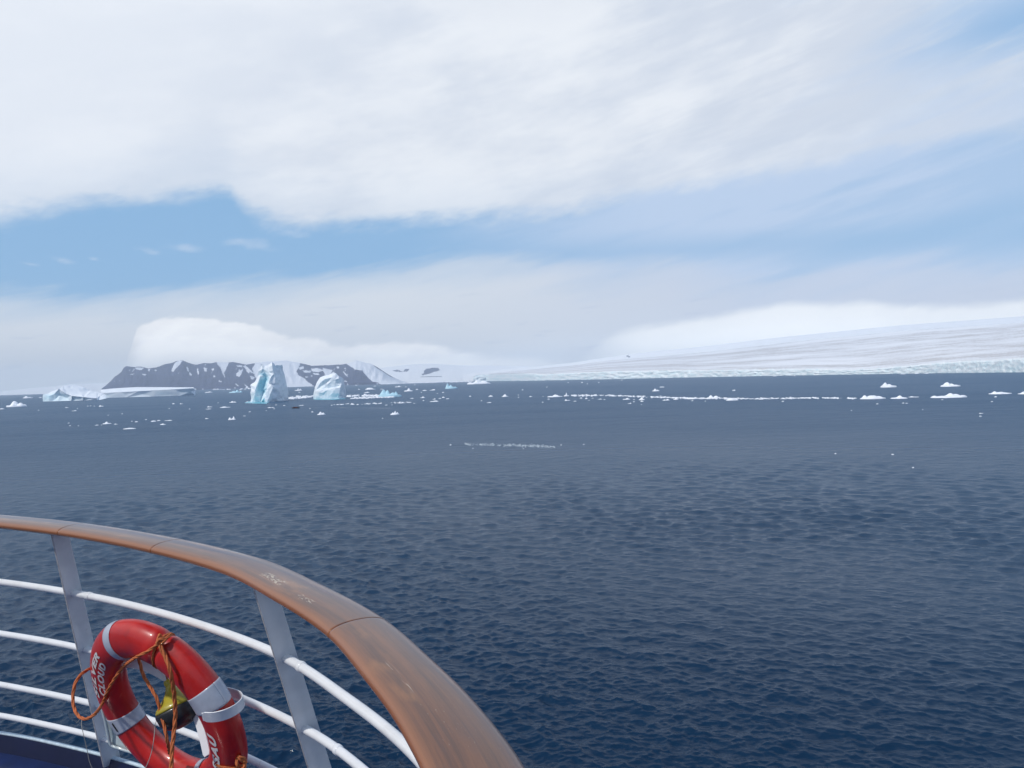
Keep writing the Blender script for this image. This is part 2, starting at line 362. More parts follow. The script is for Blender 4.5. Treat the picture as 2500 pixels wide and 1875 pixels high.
berg('spire_iceberg',
     [(90, 935, 4), (108, 800, 3, .05), (98, 660, 2), (80, 597, 1), (130, 555, 0), (190, 510, 0), (238, 425, 0), (270, 320, 0), (298, 240, 0), (320, 158, 0), (345, 166, 0), (385, 200, 0), (440, 186, 0), (500, 168, 0),
      (545, 128, 1), (588, 165, 0), (610, 200, 0, .2), (640, 178, 0), (700, 196, 0, .2), (742, 172, -1), (770, 265, -2), (800, 365, -3), (840, 530, -4), (868, 650, -5), (882, 760, -5), (880, 935, -5), (700, 955, 8, .15), (430, 972, 18, .05), (385, 928, 6, .5), (300, 918, 4, .4), (200, 922, 6, .2)],
     [(345, 260, 3, .0), (300, 420, 4, .0), (250, 560, 6, .0), (195, 700, 8, .05), (180, 830, 9, .15), (150, 620, 6), (140, 740, 7), (320, 370, 0, .7), (300, 560, -1, .9), (255, 700, 0, .7), (330, 700, -2, .9), (300, 830, 3, .35),
      (400, 340, 1, .5), (420, 420, -2, .8), (440, 480, -2, .95), (380, 600, -2, .95), (400, 520, -3, 1.), (370, 740, -3, .7), (345, 830, 1, .4), (440, 250, 2, .05), (390, 280, 2, .1), (470, 330, 3, .1), (470, 230, 1), (480, 400, 3, .3),
      (548, 200, 5), (562, 290, 6), (585, 360, 7), (612, 450, 9), (530, 408, 7), (502, 480, 8), (482, 560, 9), (466, 600, 10), (455, 650, 11), (428, 750, 13), (385, 855, 15), (400, 900, 17),
      (640, 300, 3), (700, 280, 1), (640, 420, 6), (720, 420, 2), (600, 560, 9), (700, 560, 5), (780, 560, 1), (560, 640, 11), (680, 660, 8), (800, 680, 1), (520, 760, 13), (680, 740, 9), (720, 770, 6), (800, 790, 2), (480, 870, 15, .12), (620, 870, 11, .12), (760, 880, 4, .1), (590, 600, 7)],
     850, 'tall two-horned iceberg spire with a turquoise gully and blue shaded right wall', org=(600, 870), sc=8.508, amp=1.5, sub=4,
     fedges=[(24, 25), (25, 26), (26, 27), (28, 29), (29, 30), (30, 31), (31, 32), (32, 33), (33, 34), (34, 35)])
berg('blocky_iceberg',
     [(1410, 885, 2, .4), (1416, 760, 2, .1), (1424, 645, 1), (1478, 535, 0), (1548, 445, 0), (1640, 392, 0), (1690, 372, 0), (1760, 352, 0), (1822, 318, 0), (1872, 352, 0), (1922, 398, 0), (1992, 420, 0), (2036, 468, 0), (2046, 560, -3), (2070, 680, -5), (2082, 800, -6), (2075, 872, -6, .1), (1950, 888, 9, .25), (1800, 893, 10, .3), (1650, 890, 10, .35), (1500, 888, 8, .4)],
     [(1560, 540, 5), (1640, 480, 5), (1700, 520, 3), (1780, 440, 5), (1850, 480, 6), (1930, 460, 4), (2000, 500, 4), (1985, 560, 6), (1975, 605, 8), (1968, 640, 9), (1950, 740, 10, .05), (1940, 775, 11, .1),
      (1500, 620, 5, .05), (1700, 580, 6), (1850, 560, 6), (1470, 692, 5, .15), (1700, 655, 5, .15), (1840, 635, 5, .15), (1470, 712, 8), (1700, 690, 10), (1860, 665, 10), (1600, 760, 11), (1800, 770, 11), (1480, 770, 8, .0), (1540, 850, 9, .0), (1600, 795, 10, .0), (1640, 855, 10, .0), (1780, 862, 10, .0), (1860, 845, 10, .0), (1920, 830, 11, .0), (1480, 850, 8, .1), (2020, 700, -1), (2030, 820, 0, .1), (1670, 560, 2, .1), (1760, 520, 6), (1620, 590, 3, .1)],
     905, 'blocky white iceberg with a tilted ledge right of the tall spire', org=(600, 870), sc=8.508, amp=1.5, sub=4, fedges=[(6, 7), (7, 8), (8, 9), (9, 10), (10, 11), (15, 16), (16, 17), (18, 19), (19, 20)])
berg('sloping_iceberg',
     [(446, 553, 10, .4), (448, 482, 6, .25), (506, 474, 2, .1), (545, 450, 0), (612, 420, 5), (660, 392, -10), (730, 374, -25), (790, 384, -30), (870, 408, -32), (930, 438, -35), (1000, 452, -38), (1062, 464, -40), (1102, 490, -30), (1106, 520, 0, .15), (1010, 528, 12, .1), (860, 537, 14, .2), (740, 546, 14, .2), (600, 552, 14, .3), (512, 555, 16, .3)],
     [(508, 500, 12, .6), (560, 480, 8, .35), (612, 422, 8), (640, 442, 10), (690, 475, 12), (745, 496, 14), (860, 508, 16), (1000, 522, 14), (620, 480, 3, .3), (680, 510, 3, .3), (760, 525, 7, .25), (880, 522, 11, .15), (740, 430, -8), (840, 460, -8), (940, 480, -8), (1040, 495, -12), (580, 525, 8, .35)],
     1520, 'low sloping iceberg with a smooth snowy back left of the flat tabular one', org=(0, 850), sc=4.254, amp=1.6, sub=3, fedges=[(2, 3), (3, 4), (4, 5), (5, 6), (6, 7)])
berg('tabular_iceberg',
     [(1096, 520, 18, .2), (1050, 462, 14), (1045, 432, -30), (1180, 418, -45), (1400, 405, -50), (1700, 405, -50), (2012, 407, -45), (2030, 432, -10), (2030, 488, 0, .1), (1850, 494, 14, .1), (1600, 503, 16, .1), (1300, 512, 17, .1)],
     [(1110, 464, 18), (1250, 457, 18), (1440, 446, 18), (1600, 438, 18), (1800, 428, 18), (2000, 416, 14), (1250, 440, -10), (1500, 425, -15), (1800, 417, -15), (1110, 490, 17, .15), (1300, 485, 16, .1), (1480, 478, 14, .15), (1660, 468, 17, .25), (1880, 455, 13, .15), (1980, 452, 10, .15)],
     1900, 'long flat-topped tabular iceberg with a low blue edge below the dark mountain', org=(0, 850), sc=4.254, amp=.8, sub=3, fedges=[(0, 1), (1, 2), (2, 3), (3, 4), (4, 5)])

# ------------------------------------------------------------------ drifting floes and growlers
def lump(name, w, h, dp, seed, k=1, peaks=None, matl=None):
    """closed irregular dome of ice, waterline at z = 0"""
    nx, ny = (12, 5) if k == 1 else (34, 12)
    rng = random.Random(seed)
    pk = peaks or [(rng.uniform(-.6, .6), rng.uniform(-.3, .3), rng.uniform(.4, 1.), rng.uniform(.25, .6)) for _ in range(rng.randint(2, 4))]
    def H(x, y):
        e = max(0., 1-(abs(x)**2.6+abs(y)**2.6))
        q = .30*e**.35
        for a, b_, c, s in pk: q = max(q, c*math.exp(-((x-a)/s)**2-((y-b_)/(s*1.3))**2)*e**.4)
        q += (.16 if k > 1 else .12)*fbm(x*2.2+seed, y*2.2, seed*.3)*e**.3
        return max(q, .04 if e > 0 else 0)
    V = []; Fc = []
    rs = np.linspace(0, 1, ny+1); na = nx*2
    V.append((0, 0, H(0, 0)*h))
    for r in rs[1:]:
        for j in range(na):
            a = 2*math.pi*j/na; ir = 1+.16*MN.noise(Vector((math.cos(a)*1.6+seed, math.sin(a)*1.6, 1)))+.07*MN.noise(Vector((math.cos(a)*5+seed, math.sin(a)*5, 2)))
            x, y = r*math.cos(a), r*math.sin(a)
            z = H(x*.97, y*.97)*h if r < 1 else -.25*h
            V.append((x*ir*w/2, y*ir*dp/2, z))
    for j in range(na): Fc.append((0, 1+j, 1+(j+1) % na))
    for i in range(ny-1):
        for j in range(na):
            a = 1+i*na+j; b = 1+i*na+(j+1) % na; Fc.append((a, a+na, b+na, b))
    me = D.meshes.new(name); me.from_pydata(V, [], Fc); me.update(); me.polygons.foreach_set('use_smooth', [True]*len(Fc))
    me.set_sharp_from_angle(angle=math.radians(40)); me.materials.append(matl or M_FLOE)
    return me
FL = []
def floe(x, y, w, h, label, name='ice_floe', cat='ice floe', group=None, k=None, peaks=None, matl=None):
    y = max(y, YH(x)+4.0); p = onsea(x, y); s = p[1]/F; sd = len(FL)*3.7+1
    k = k or (2 if w > 9 else 1)
    big = max(w, 3.2); me = lump(name, big*s, max(h, 1.7)*s*1.12, big*s*random.uniform(.6, 1.), sd, k, peaks, matl)
    o = D.objects.new(name, me); COL.objects.link(o); o.location = (p[0], p[1]+0.1, 0); FL.append(o)
    return tag(o, label, cat, group)
G = 'growler'
big = [
 (41, 993, 48, 13, 'rounded bluish ice growler at the far left edge below the sloping iceberg', [(-.2, 0, 1, .4), (.35, 0, .7, .35)]),
 (68, 972, 24, 6, 'low pale ice lump left of the sloping iceberg near the horizon', None),
 (261, 1035, 21, 5, 'lumpy white ice floe with a higher left half below the flat tabular iceberg', [(-.1, 0, 1, .35)]),
 (316, 1047, 33, 3, 'long thin flat ice floe, the nearest one on the left side', [(0, 0, .6, .9)]),
 (398, 1037, 14, 3.2, 'small white ice floe nearest to the long thin flat one', None),
 (411, 1027, 19, 1.8, 'thin low strip of ice floating beyond the small white floe', None),
 (374, 1029.5, 13, 3, 'small bright ice floe in the loose row beyond the long flat floe', None),
 (510, 958.5, 19, 4.5, 'small white floe between the tabular iceberg and the tall spire', None),
 (483, 951, 14, 4, 'small white floe just beyond the right end of the tabular iceberg', None),
 (729, 954, 18, 5.5, 'hook-shaped ice piece floating between the spire and the blocky iceberg', [(-.1, 0, 1, .18), (.5, 0, .8, .3)]),
 (568, 983, 17, 3.6, 'white floe just left of the foot of the tall spire', None),
 (549, 995, 26, 2.6, 'long low floe in front and left of the tall spire', None),
 (784, 1012.5, 20, 6.5, 'rounded white growler right of the black inflatable boat', [(-.1, 0, 1, .4), (.5, 0, .8, .3)]),
 (964, 1012.5, 23, 8, 'knobbly bright white growler in open water below the cyan berg', [(-.4, 0, .6, .3), (.1, 0, 1, .25), (.55, 0, .8, .25)]),
 (566, 1025, 19, 8, 'saddle-shaped white growler, the nearest ice below the tall spire', [(-.55, 0, .75, .3), (.5, 0, 1, .28)]),
 (904, 951, 26, 4.4, 'low white floe beyond the cyan berg', None),
 (972, 945, 17, 3.6, 'pale floe near the shore above the cyan berg', None),
 (997, 955.5, 21, 7, 'white peaked floe right of the cyan berg', [(.1, 0, 1, .4)]),
 (1067, 933.5, 21, 3.6, 'small flat white floe against the snowy shore left of the ice cliff', None),
 (1169, 937.5, 59, 8.5, 'long low white berg lying off the left end of the ice cliff', [(-.7, 0, .6, .4), (-.1, 0, 1, .35), (.4, 0, .8, .4)]),
 (1060, 980.5, 22, 2.6, 'long thin floe in front of the scattered floes at the centre left', None),
 (1198, 968.5, 12, 4.4, 'small domed floe left of a slightly larger one in mid sea', None),
 (1233, 968.5, 17, 5, 'domed white floe alone in mid sea left of the brash line', [(.0, 0, 1, .5)]),
 (1355, 969, 38, 5.5, 'long lumpy floe at the left end of the brash ice line', None),
 (1383, 967.5, 14, 8, 'small pointed ice peak at the left end of the brash ice line', [(0, 0, 1, .3)]),
 (1385.5, 978, 14, 3.2, 'flat white floe directly below the pointed ice peak', None),
 (1530, 975.5, 18, 4.4, 'smooth white floe in front of the left half of the brash ice line', None),
 (1567, 976.5, 15, 6, 'domed bright floe in front of the left half of the brash ice line', [(0, 0, 1, .5)]),
 (1626, 977.5, 18, 3.8, 'smooth low floe in front of the middle of the brash ice line', None),
 (1650, 975.5, 12, 4.4, 'small rounded floe touching the smooth low one by the brash ice line', None),
 (1601, 955, 18, 5.5, 'white floe drifting alone between the brash line and the ice cliff', [(-.2, 0, 1, .4), (.5, 0, .6, .3)]),
 (1617, 945.5, 14, 1.4, 'very thin flat floe nearest the ice cliff', None),
 (1792, 954, 8, 3, 'small white floe alone between the brash line and the middle of the ice cliff', None),
 (1741, 972.5, 35, 7, 'long bright floe within the brash ice line', [(-.3, 0, 1, .3), (.4, 0, .8, .4)]),
 (1788, 977.5, 30, 5.5, 'broad flat floe at the front of the brash ice line', None),
 (1690, 974, 26, 4.2, 'low ragged floe within the brash ice line', None),
 (2169, 945.5, 38, 11, 'smooth white ice hump with a long right tail, left of its twin', [(-.45, 0, 1, .35), (.1, 0, .7, .35), (.6, 0, .25, .4)]),
 (2321, 943.5, 47, 10, 'smooth white ice hump with a long right tail, at the far right', [(-.35, 0, 1, .38), (.1, 0, .65, .4), (.6, 0, .3, .4)]),
 (2442, 961.5, 54, 6.5, 'long flat floe with a small crest left of the one cut by the right edge', [(-.5, 0, 1, .25), (0, 0, .55, .8)]),
 (2500, 962, 28, 6, 'flat floe cut off by the right edge of the picture', None),
 (2317, 970, 86, 8.5, 'widest flat floe of crusted ice at the right', [(-.8, 0, .9, .2), (.1, 0, 1, .25), (.4, 0, .9, .25), (.8, 0, .6, .2)]),
 (2130, 973.5, 64, 9.5, 'long crusted floe at the right end of the brash ice line', [(-.6, 0, 1, .2), (.0, 0, .8, .5), (.5, 0, .7, .3)]),
 (2195, 973, 40, 6.5, 'ragged floe joined to the right end of the long crusted floe', [(.1, 0, 1, .3)]),
 (2231, 969.5, 25, 2.2, 'thin flat floe between the two crusted floes at the right', None)]
for x, y, w, h, lb, pk in big: floe(x, y, w, h, lb, k=2, peaks=pk, group='ice floes drifting on the sea')
floe(952, 969, 60, 17, 'jagged cyan growler right of the blocky white iceberg', 'growler', 'iceberg', k=2, peaks=[(-.5, 0, 1, .28), (-.2, 0, .85, .22), (.25, 0, .6, .3), (.5, 0, .75, .14), (.75, 0, .35, .3)], matl=M_CYAN)
floe(1102, 949, 31, 12, 'small turquoise growler alone left of the ice cliff', 'growler', 'iceberg', k=2, peaks=[(-.6, 0, 1, .3), (-.1, 0, .65, .3), (.6, 0, .45, .4)], matl=M_CYAN)
floe(576, 959, 34, 7, 'low cyan growler left of the tall spire', 'growler', 'iceberg', k=2, peaks=[(.2, 0, 1, .2), (-.3, 0, .6, .4), (.7, 0, .6, .2)], matl=M_CYAN)
small = {
 'tiny ice chip on the water below the sloping and tabular icebergs at the left': [(5, 999, 11, 2.5), (99, 971, 8, 1.5), (247, 992.5, 12, 3), (214, 992, 4, 2), (221, 991.5, 4, 2), (230, 992, 3, 2), (163, 995.5, 7, 2), (181, 1003.5, 12, 2), (94, 1002, 4, 2), (189, 998, 3, 1.5), (264, 1014, 4, 1.5), (298, 1011, 4, 1.5), (167, 1033.5, 5, 2), (171, 1040, 4, 1.5), (191, 1040, 4, 1.5), (236, 1038.5, 9, 2), (248, 1038, 3, 2), (283, 1036, 9, 2), (333, 1030.5, 8, 3), (322, 1029, 4, 1.5), (356, 1025, 5, 2), (387, 1027.5, 10, 2), (424, 986.5, 7, 2), (443, 986.5, 9, 2.5), (413, 998, 4, 1.5), (463, 999, 5, 1.5)],
 'tiny ice chip on the water around the tall spire and the inflatable boat': [(512, 994, 13, 2.5), (509, 999, 14, 2), (505, 1022.5, 8, 1.5), (603, 981, 5, 2), (532, 984, 3, 1.5), (662, 995.5, 18, 1.5), (674, 989, 6, 1.5), (694, 990.5, 6, 1.5), (669, 998.5, 6, 1.5), (736, 990, 13, 1.5), (757, 998, 4, 2), (763, 1006.5, 6, 3), (597, 1016, 7, 2), (609, 1006, 6, 2), (731, 958, 6, 1.5), (560, 951, 8, 2), (540, 950, 6, 2), (650, 1003, 4, 1)],
 'tiny ice chip among the scattered floes around the jagged cyan growler': [(934, 1022, 3, 2), (894, 986.5, 12, 2), (943, 989.5, 7, 2), (957, 989, 3, 1.5), (877, 951, 6, 1.5), (932, 950.5, 8, 1.5), (991, 945, 6, 1.5), (896, 959, 14, 2), (1018, 951.5, 7, 3), (1037, 954, 12, 2), (1056, 953, 14, 3), (1029, 958, 4, 1.5), (1082, 958.5, 6, 2), (1068, 961, 3, 1), (1032, 971.5, 12, 3), (1060, 975, 9, 2.5), (1074, 973, 8, 2), (1083, 971, 8, 2.5), (1093, 974, 8, 2), (1034, 978.5, 5, 1.5), (1006, 973, 10, 1.5), (985, 984, 12, 1.5), (1000, 983, 8, 1.5), (1012, 985, 6, 1.5), (870, 941, 6, 2), (915, 943, 7, 2), (948, 938, 10, 2.5), (1013, 940, 5, 1.5), (835, 988, 10, 1.2), (850, 986, 7, 1.2)],
 'tiny ice chip on open sea between the turquoise growler and the brash line': [(1148, 968, 7, 2), (1266, 965, 4, 1.5), (1266, 970.5, 4, 2), (1296, 968.5, 9, 1.5), (1326, 968, 3, 1.5), (1176, 979, 5, 1.5), (1194, 983.5, 12, 2.5), (1276, 952.5, 5, 2), (1335, 945.5, 4, 1.5), (1340, 975, 7, 1.5), (1325, 982.5, 4, 2), (1100, 1087, 5, 2.5), (1425, 1085.5, 5, 2), (1370, 1087, 4, 2), (1155, 1095, 3, 1.5), (1278, 1096, 3, 1.5)],
 'tiny ice chip just in front of the left half of the brash line': [(1404, 980, 9, 2), (1419, 972.5, 8, 2), (1432, 974, 7, 3.5), (1447, 972.5, 6, 1.5), (1438, 977.5, 5, 1.5), (1465, 975, 12, 2), (1476, 976, 6, 2), (1568, 980.5, 9, 3), (1548, 981.5, 6, 1.5), (1537, 985.5, 10, 2), (1566, 988, 3, 1.5), (1690, 979, 7, 1.5), (1722, 980, 4, 2), (1548, 976, 5, 1.5)],
 'tiny ice chip close to the foot of the ice cliff': [(1387, 934.5, 4, 1.2), (1421, 934.5, 5, 1.2), (1434, 937.5, 4, 1.2), (1462, 934.5, 4, 1.2), (1518, 928.5, 5, 1.2), (1892, 918.5, 10, 1.5), (1940, 918, 6, 1.5), (2205, 913.5, 14, 2), (2238, 912.5, 10, 1.5), (2262, 912.3, 12, 1.5)],
 'tiny ice chip near the floes at the right side': [(1911, 980.5, 7, 2), (2431, 969.5, 8, 2), (2422, 981, 6, 1.5), (2301, 976.5, 5, 1.5), (2396, 1009.5, 10, 1.5), (2394, 1016.5, 7, 1.2), (2142, 986.5, 7, 1.2), (2205, 984.5, 7, 1.5), (2214, 985, 7, 1.5), (2079, 1003, 3, 1.5), (2253, 1000.5, 3, 1.2), (2040, 1108, 4, 1.5), (2180, 1110, 7, 1.5), (2230, 1142, 6, 1.5)]}
for gi, (lb, L) in enumerate(small.items()):
    for x, y, w, h in L: floe(x, y, w, h, lb, 'ice_chip', 'ice chip', group=lb.replace('tiny ice chip', 'ice chips'))

# brash ice: uncountable crumbs
def brash(name, line, n, thick, size, label, seed, matl=None):
    rng = random.Random(seed); parts = []
    for i in range(n):
        x = rng.uniform(line[0][0], line[-1][0]); y = interp(x, line)+rng.gauss(0, thick/2)
        dens = MN.noise(Vector((x/28., seed, 0)))
        if dens < -.12 and rng.random() < .75: continue
        y = max(y, YH(x)+4.); p = onsea(x, y); s = p[1]/F; w = size*rng.uniform(.4, 1.6)*s; h = w*rng.uniform(.12, .3); k = 6
        V = [(p[0]+w/2*math.cos(a+.3)*rng.uniform(.7, 1.2), p[1]+w*.35*math.sin(a+.3), -.1*h) for a in np.linspace(0, 6.28, k+1)[:-1]]
        V += [(p[0]+(v[0]-p[0])*.55, p[1]+(v[1]-p[1])*.55, h) for v in V]
        parts.append((V, [(j, (j+1) % k, k+(j+1) % k, k+j) for j in range(k)]+[tuple(range(k, 2*k))]))
    o = mk(name, *merge(parts), matl or M_FLOE)
    return tag(o, label, 'brash ice', kind='stuff')
brash('brash_ice', [(1395, 966), (1500, 966), (1600, 970), (1660, 972), (1700, 973), (1760, 973), (1850, 974), (1900, 973), (1990, 971.5), (2090, 973)], 1100, 1.7, 4.5, 'long white line of crushed brash ice across the sea before the glacier', 1)
brash('brash_ice', [(704, 973), (763, 968)], 160, 2.2, 7, 'white brash ice strip between the spire and the blocky iceberg', 2)
brash('brash_ice', [(848, 967.5), (930, 966)], 170, 2.5, 6, 'brash ice trailing from the blocky iceberg to the cyan growler', 3)
brash('brash_ice', [(858, 973), (962, 969.5)], 170, 1.2, 6, 'thin brash ice strip in front of the cyan growler', 4)
brash('brash_ice', [(800, 989), (880, 987), (1010, 982)], 60, 1.8, 5, 'sparse crumbs of ice between the boat and the scattered floes', 5)
brash('brash_ice', [(1135, 1084), (1200, 1086), (1300, 1089), (1355, 1091)], 700, 3.4, 2.4, 'isolated speckled patch of brash ice on the open water at centre', 6, simple('slushy_grey_ice', (.50, .56, .60), .5))
brash('brash_ice', [(860, 938), (940, 934.5), (1000, 932.5), (1060, 932), (1150, 933)], 260, 1.2, 6, 'brash ice lying along the snowy shore', 7)
brash('brash_ice', [(520, 951), (600, 950), (640, 949)], 40, 1.2, 5, 'crumbs of ice under the dark mountain', 8)

# ------------------------------------------------------------------ mountain and snowy land
def land(name, cols, top, base, Yb, Yt, rows, rough, snow, label, matl, jag=6, base_drop=True, kind='structure'):
    V = []; A = []; nc = len(cols)
    for i, x in enumerate(cols):
        yt = interp(x, top); yb = interp(x, base); y0 = interp(x, Yb); y1 = interp(x, Yt)
        for j in range(rows+1):
            s = j/rows; py = yb+(yt-yb)*s
            Y = y0+(y1-y0)*s**1.15
            n1 = fbm(x/38., py/60., 3.1, 5); n2 = fbm(x/11.+9, py/26., 7.7, 4)
            Y += (n1*rough+n2*rough*.45)*min(1, s*4)*min(1., (1-s)*6+.15)
            V.append(at(x, py+(jag*.12*n2 if j == rows else 0), Y)); A.append(snow(x, py, s))
            if j == 0: V[-1][2] = -2
        b = V[-1].copy(); b[1] += (y1-y0)*.8; b[2] = b[2]*.4; V.append(b); A.append(A[-1])
        b = b.copy(); b[1] += 300; b[2] = -5; V.append(b); A.append(A[-1])
    R = rows+3; Fc = [(i*R+j, (i+1)*R+j, (i+1)*R+j+1, i*R+j+1) for i in range(nc-1) for j in range(R-1)]
    o = mk(name, V, Fc, matl, smooth=True)
    a = o.data.attributes.new('snow', 'FLOAT', 'POINT'); a.data.foreach_set('value', A)
    return tag(o, label, kind=kind)
def snow_mat(name, rock=(.026, .034, .080), snowc=(.74, .77, .82), haze=0):
    ma, n, b = mat(name); g = n.node('ShaderNodeNewGeometry').outputs['Position']
    s = n.node('ShaderNodeAttribute', attribute_name='snow').outputs['Fac']
    k = n.noise(g, .012, 6., .6); k2 = n.noise(g, .05, 4., .6)
    rk = n.mix(n.ss(k, .35, .65), rock, tuple(c*1.7 for c in rock))
    m_ = n.ss(n.add(s, n.mul(n.sub(k2, .5), .35)), .42, .58)
    n.l.new(n.mix(m_, rk, n.mix(n.ss(k, .3, .7), snowc, tuple(c*.93 for c in snowc))), b.inputs['Base Color']); b.inputs['Roughness'].default_value = .8
    bp = n.node('ShaderNodeBump', {'Strength': .6, 'Distance': 12., 'Height': n.add(k, n.mul(k2, .3))}); n.l.new(bp.outputs[0], b.inputs['Normal'])
    return ma
M_MTN = snow_mat('mountain_rock_and_snow')
r5 = lambda L: [(500+a/4.254, 850+b/4.254) for a, b in L]
SN = [r5([(560, 100), (490, 215), (520, 290), (545, 330), (600, 330), (860, 400), (1150, 395), (1075, 355), (1030, 310), (975, 285), (950, 240), (985, 180), (1000, 100)]),
      r5([(118, 120), (128, 165), (165, 205), (185, 262), (208, 305), (212, 295), (198, 260), (232, 195), (250, 150), (250, 120)]), r5([(322, 180), (385, 178), (388, 198), (345, 192)]), r5([(330, 262), (400, 212), (385, 262), (362, 296), (330, 292)]),
      r5([(425, 222), (462, 240), (460, 262), (430, 238)]), r5([(470, 285), (520, 300), (500, 328), (478, 320)]), r5([(395, 190), (420, 175), (520, 270), (470, 250)]), r5([(310, 365), (330, 372), (355, 392), (345, 395)]), r5([(400, 362), (440, 395), (470, 410), (400, 412), (430, 402)]),
      r5([(85, 285), (110, 285), (112, 302), (88, 302)]), r5([(140, 332), (175, 345), (178, 355), (145, 345)]), r5([(70, 215), (100, 208), (90, 235), (72, 232)]), r5([(0, 208), (22, 205), (18, 245), (4, 235)]),
      r5([(1015, 230), (1108, 235), (1090, 258), (1030, 250)]), r5([(1118, 258), (1185, 262), (1192, 280), (1140, 275)]), r5([(1105, 215), (1170, 205), (1240, 230), (1180, 250), (1110, 240)]), r5([(1225, 205), (1330, 228), (1290, 290), (1250, 280), (1235, 250)]), r5([(970, 200), (1025, 190), (1030, 215), (985, 222)]),
      r5([(1100, 282), (1118, 280), (1120, 298), (1102, 292)]), r5([(1040, 296), (1075, 298), (1070, 306), (1045, 304)]), r5([(1430, 238), (1442, 240), (1488, 292), (1484, 300), (1455, 275)]), r5([(1368, 190), (1395, 190), (1395, 210), (1372, 210)]), r5([(1450, 205), (1465, 203), (1466, 216), (1452, 216)]), r5([(1448, 338), (1475, 340), (1475, 350), (1450, 346)]),
      r5([(1480, 170), (1560, 220), (1640, 235), (1655, 262), (1700, 310), (1745, 352), (1830, 366), (2060, 366), (2300, 366), (2300, 90), (1480, 90)])]
ZB = [(425+a, 850+b) for a, b in []]
SN += [[(425, 888), (437, 880), (446, 880), (436, 893), (422, 908), (418, 906)], [(330, 897), (352, 898), (345, 904), (332, 902)], [(346, 913), (360, 914), (352, 917)], [(360, 902), (367, 900), (364, 908)], [(377, 903), (384, 903), (381, 907)], [(455, 896), (459, 897), (462, 908), (458, 906)], [(480, 899), (484, 900), (486, 915), (482, 912)], [(497, 897), (506, 899), (503, 908), (499, 906)], [(462, 908), (468, 913), (468, 917), (462, 915)], [(317, 914), (327, 912), (324, 916)]]
DARK = [r5([(1742, 172), (1790, 195), (1860, 230), (1945, 298), (1935, 302), (1850, 245), (1775, 200)]), r5([(1735, 352), (1755, 348), (1810, 360), (1740, 364)])]
def snow_mtn(x, y, s):
    for p in DARK:
        if inpoly(x, y, p): return 0.
    for p in SN:
        if inpoly(x, y, p): return 1.
    v = 0.
    n = MN.noise(Vector((x/5.+(y*.12), y/13., 2.)))
    if s > .45 and n > .62-.1*s: v = .55
    if s < .04 and MN.noise(Vector((x/6., 5, 1))) > .3: v = .6
    if s > .90: v = max(v, min(.50, (s-.90)*5*(.6+MN.noise(Vector((x/9., 1, 4))))))  # part-snow blend painted on the crest to imitate cloud softening it
    return v
MT = [(248, 949), (258, 941), (268, 933), (281, 919), (290, 913), (297, 907), (301, 899), (309, 894), (330, 896), (346, 895), (362, 899), (382, 897), (397, 891), (407, 888), (420, 886), (430, 882), (443, 879), (455, 884), (468, 888), (480, 890), (500, 886), (515, 887), (529, 884), (549, 885), (570, 884), (590, 888), (602, 890), (640, 884), (700, 880), (740, 888), (760, 893), (790, 892), (830, 890), (850, 888), (870, 880), (890, 885), (910, 890), (930, 902), (945, 914), (960, 925), (978, 935)]
MTX = [(x, y) for x, y in MT]
land('mountain', np.arange(248, 979, 1.6), MTX, [(248, 952), (500, 950), (640, 944), (700, 942), (767, 940), (900, 936), (980, 935.5)], [(248, 7600), (980, 7600)], [(248, 9000), (450, 9400), (700, 9600), (980, 8600)], 44, 130, snow_mtn,
     'dark rocky mountain with snow gullies under a cap cloud', M_MTN)
M_SNOW = snow_mat('snowfield', snowc=(.88, .89, .90))
R6 = lambda L: [(1000+a/4.254, 850+b/4.254) for a, b in L]
RK = [R6([(110, 277), (145, 262), (150, 235), (180, 212), (250, 203), (300, 208), (318, 228), (250, 248), (190, 270), (140, 280)]), R6([(110, 296), (340, 293), (340, 299), (115, 301)]), r5([(1945, 228), (2000, 220), (2060, 240), (2080, 215), (2140, 214), (2110, 240), (2040, 250), (1960, 244)]), [(1526, 871), (1533, 866), (1541, 869), (1540, 874)], [(1610, 862), (1616, 859), (1614, 864)]]
def snow_far(x, y, s):
    for q_, p in enumerate(RK):
        if inpoly(x, y, p): return 0. if q_ < 2 else .42
    return 1.
land('far_snow_land', np.arange(880, 1360, 2.), [(880, 905), (940, 897), (1000, 890), (1060, 888), (1130, 893), (1200, 893), (1300, 895), (1360, 900)], [(880, 938), (1000, 933.8), (1150, 931), (1360, 924)], [(880, 9300), (1360, 9600)], [(880, 12500), (1360, 12500)], 30, 60, snow_far,
     'low snowy land fading into cloud on the horizon', M_SNOW, jag=2)
land('far_snow_land', np.arange(-200, 330, 3.), [(-200, 952), (0, 956), (80, 947), (130, 943), (170, 938), (250, 935), (330, 930)], [(-200, 970), (330, 955)], [(-200, 11000), (330, 11000)], [(-200, 13500), (330, 13500)], 12, 60, lambda x, y, s: 1., 'faint low snowy land beyond the sloping iceberg', M_SNOW, jag=2)

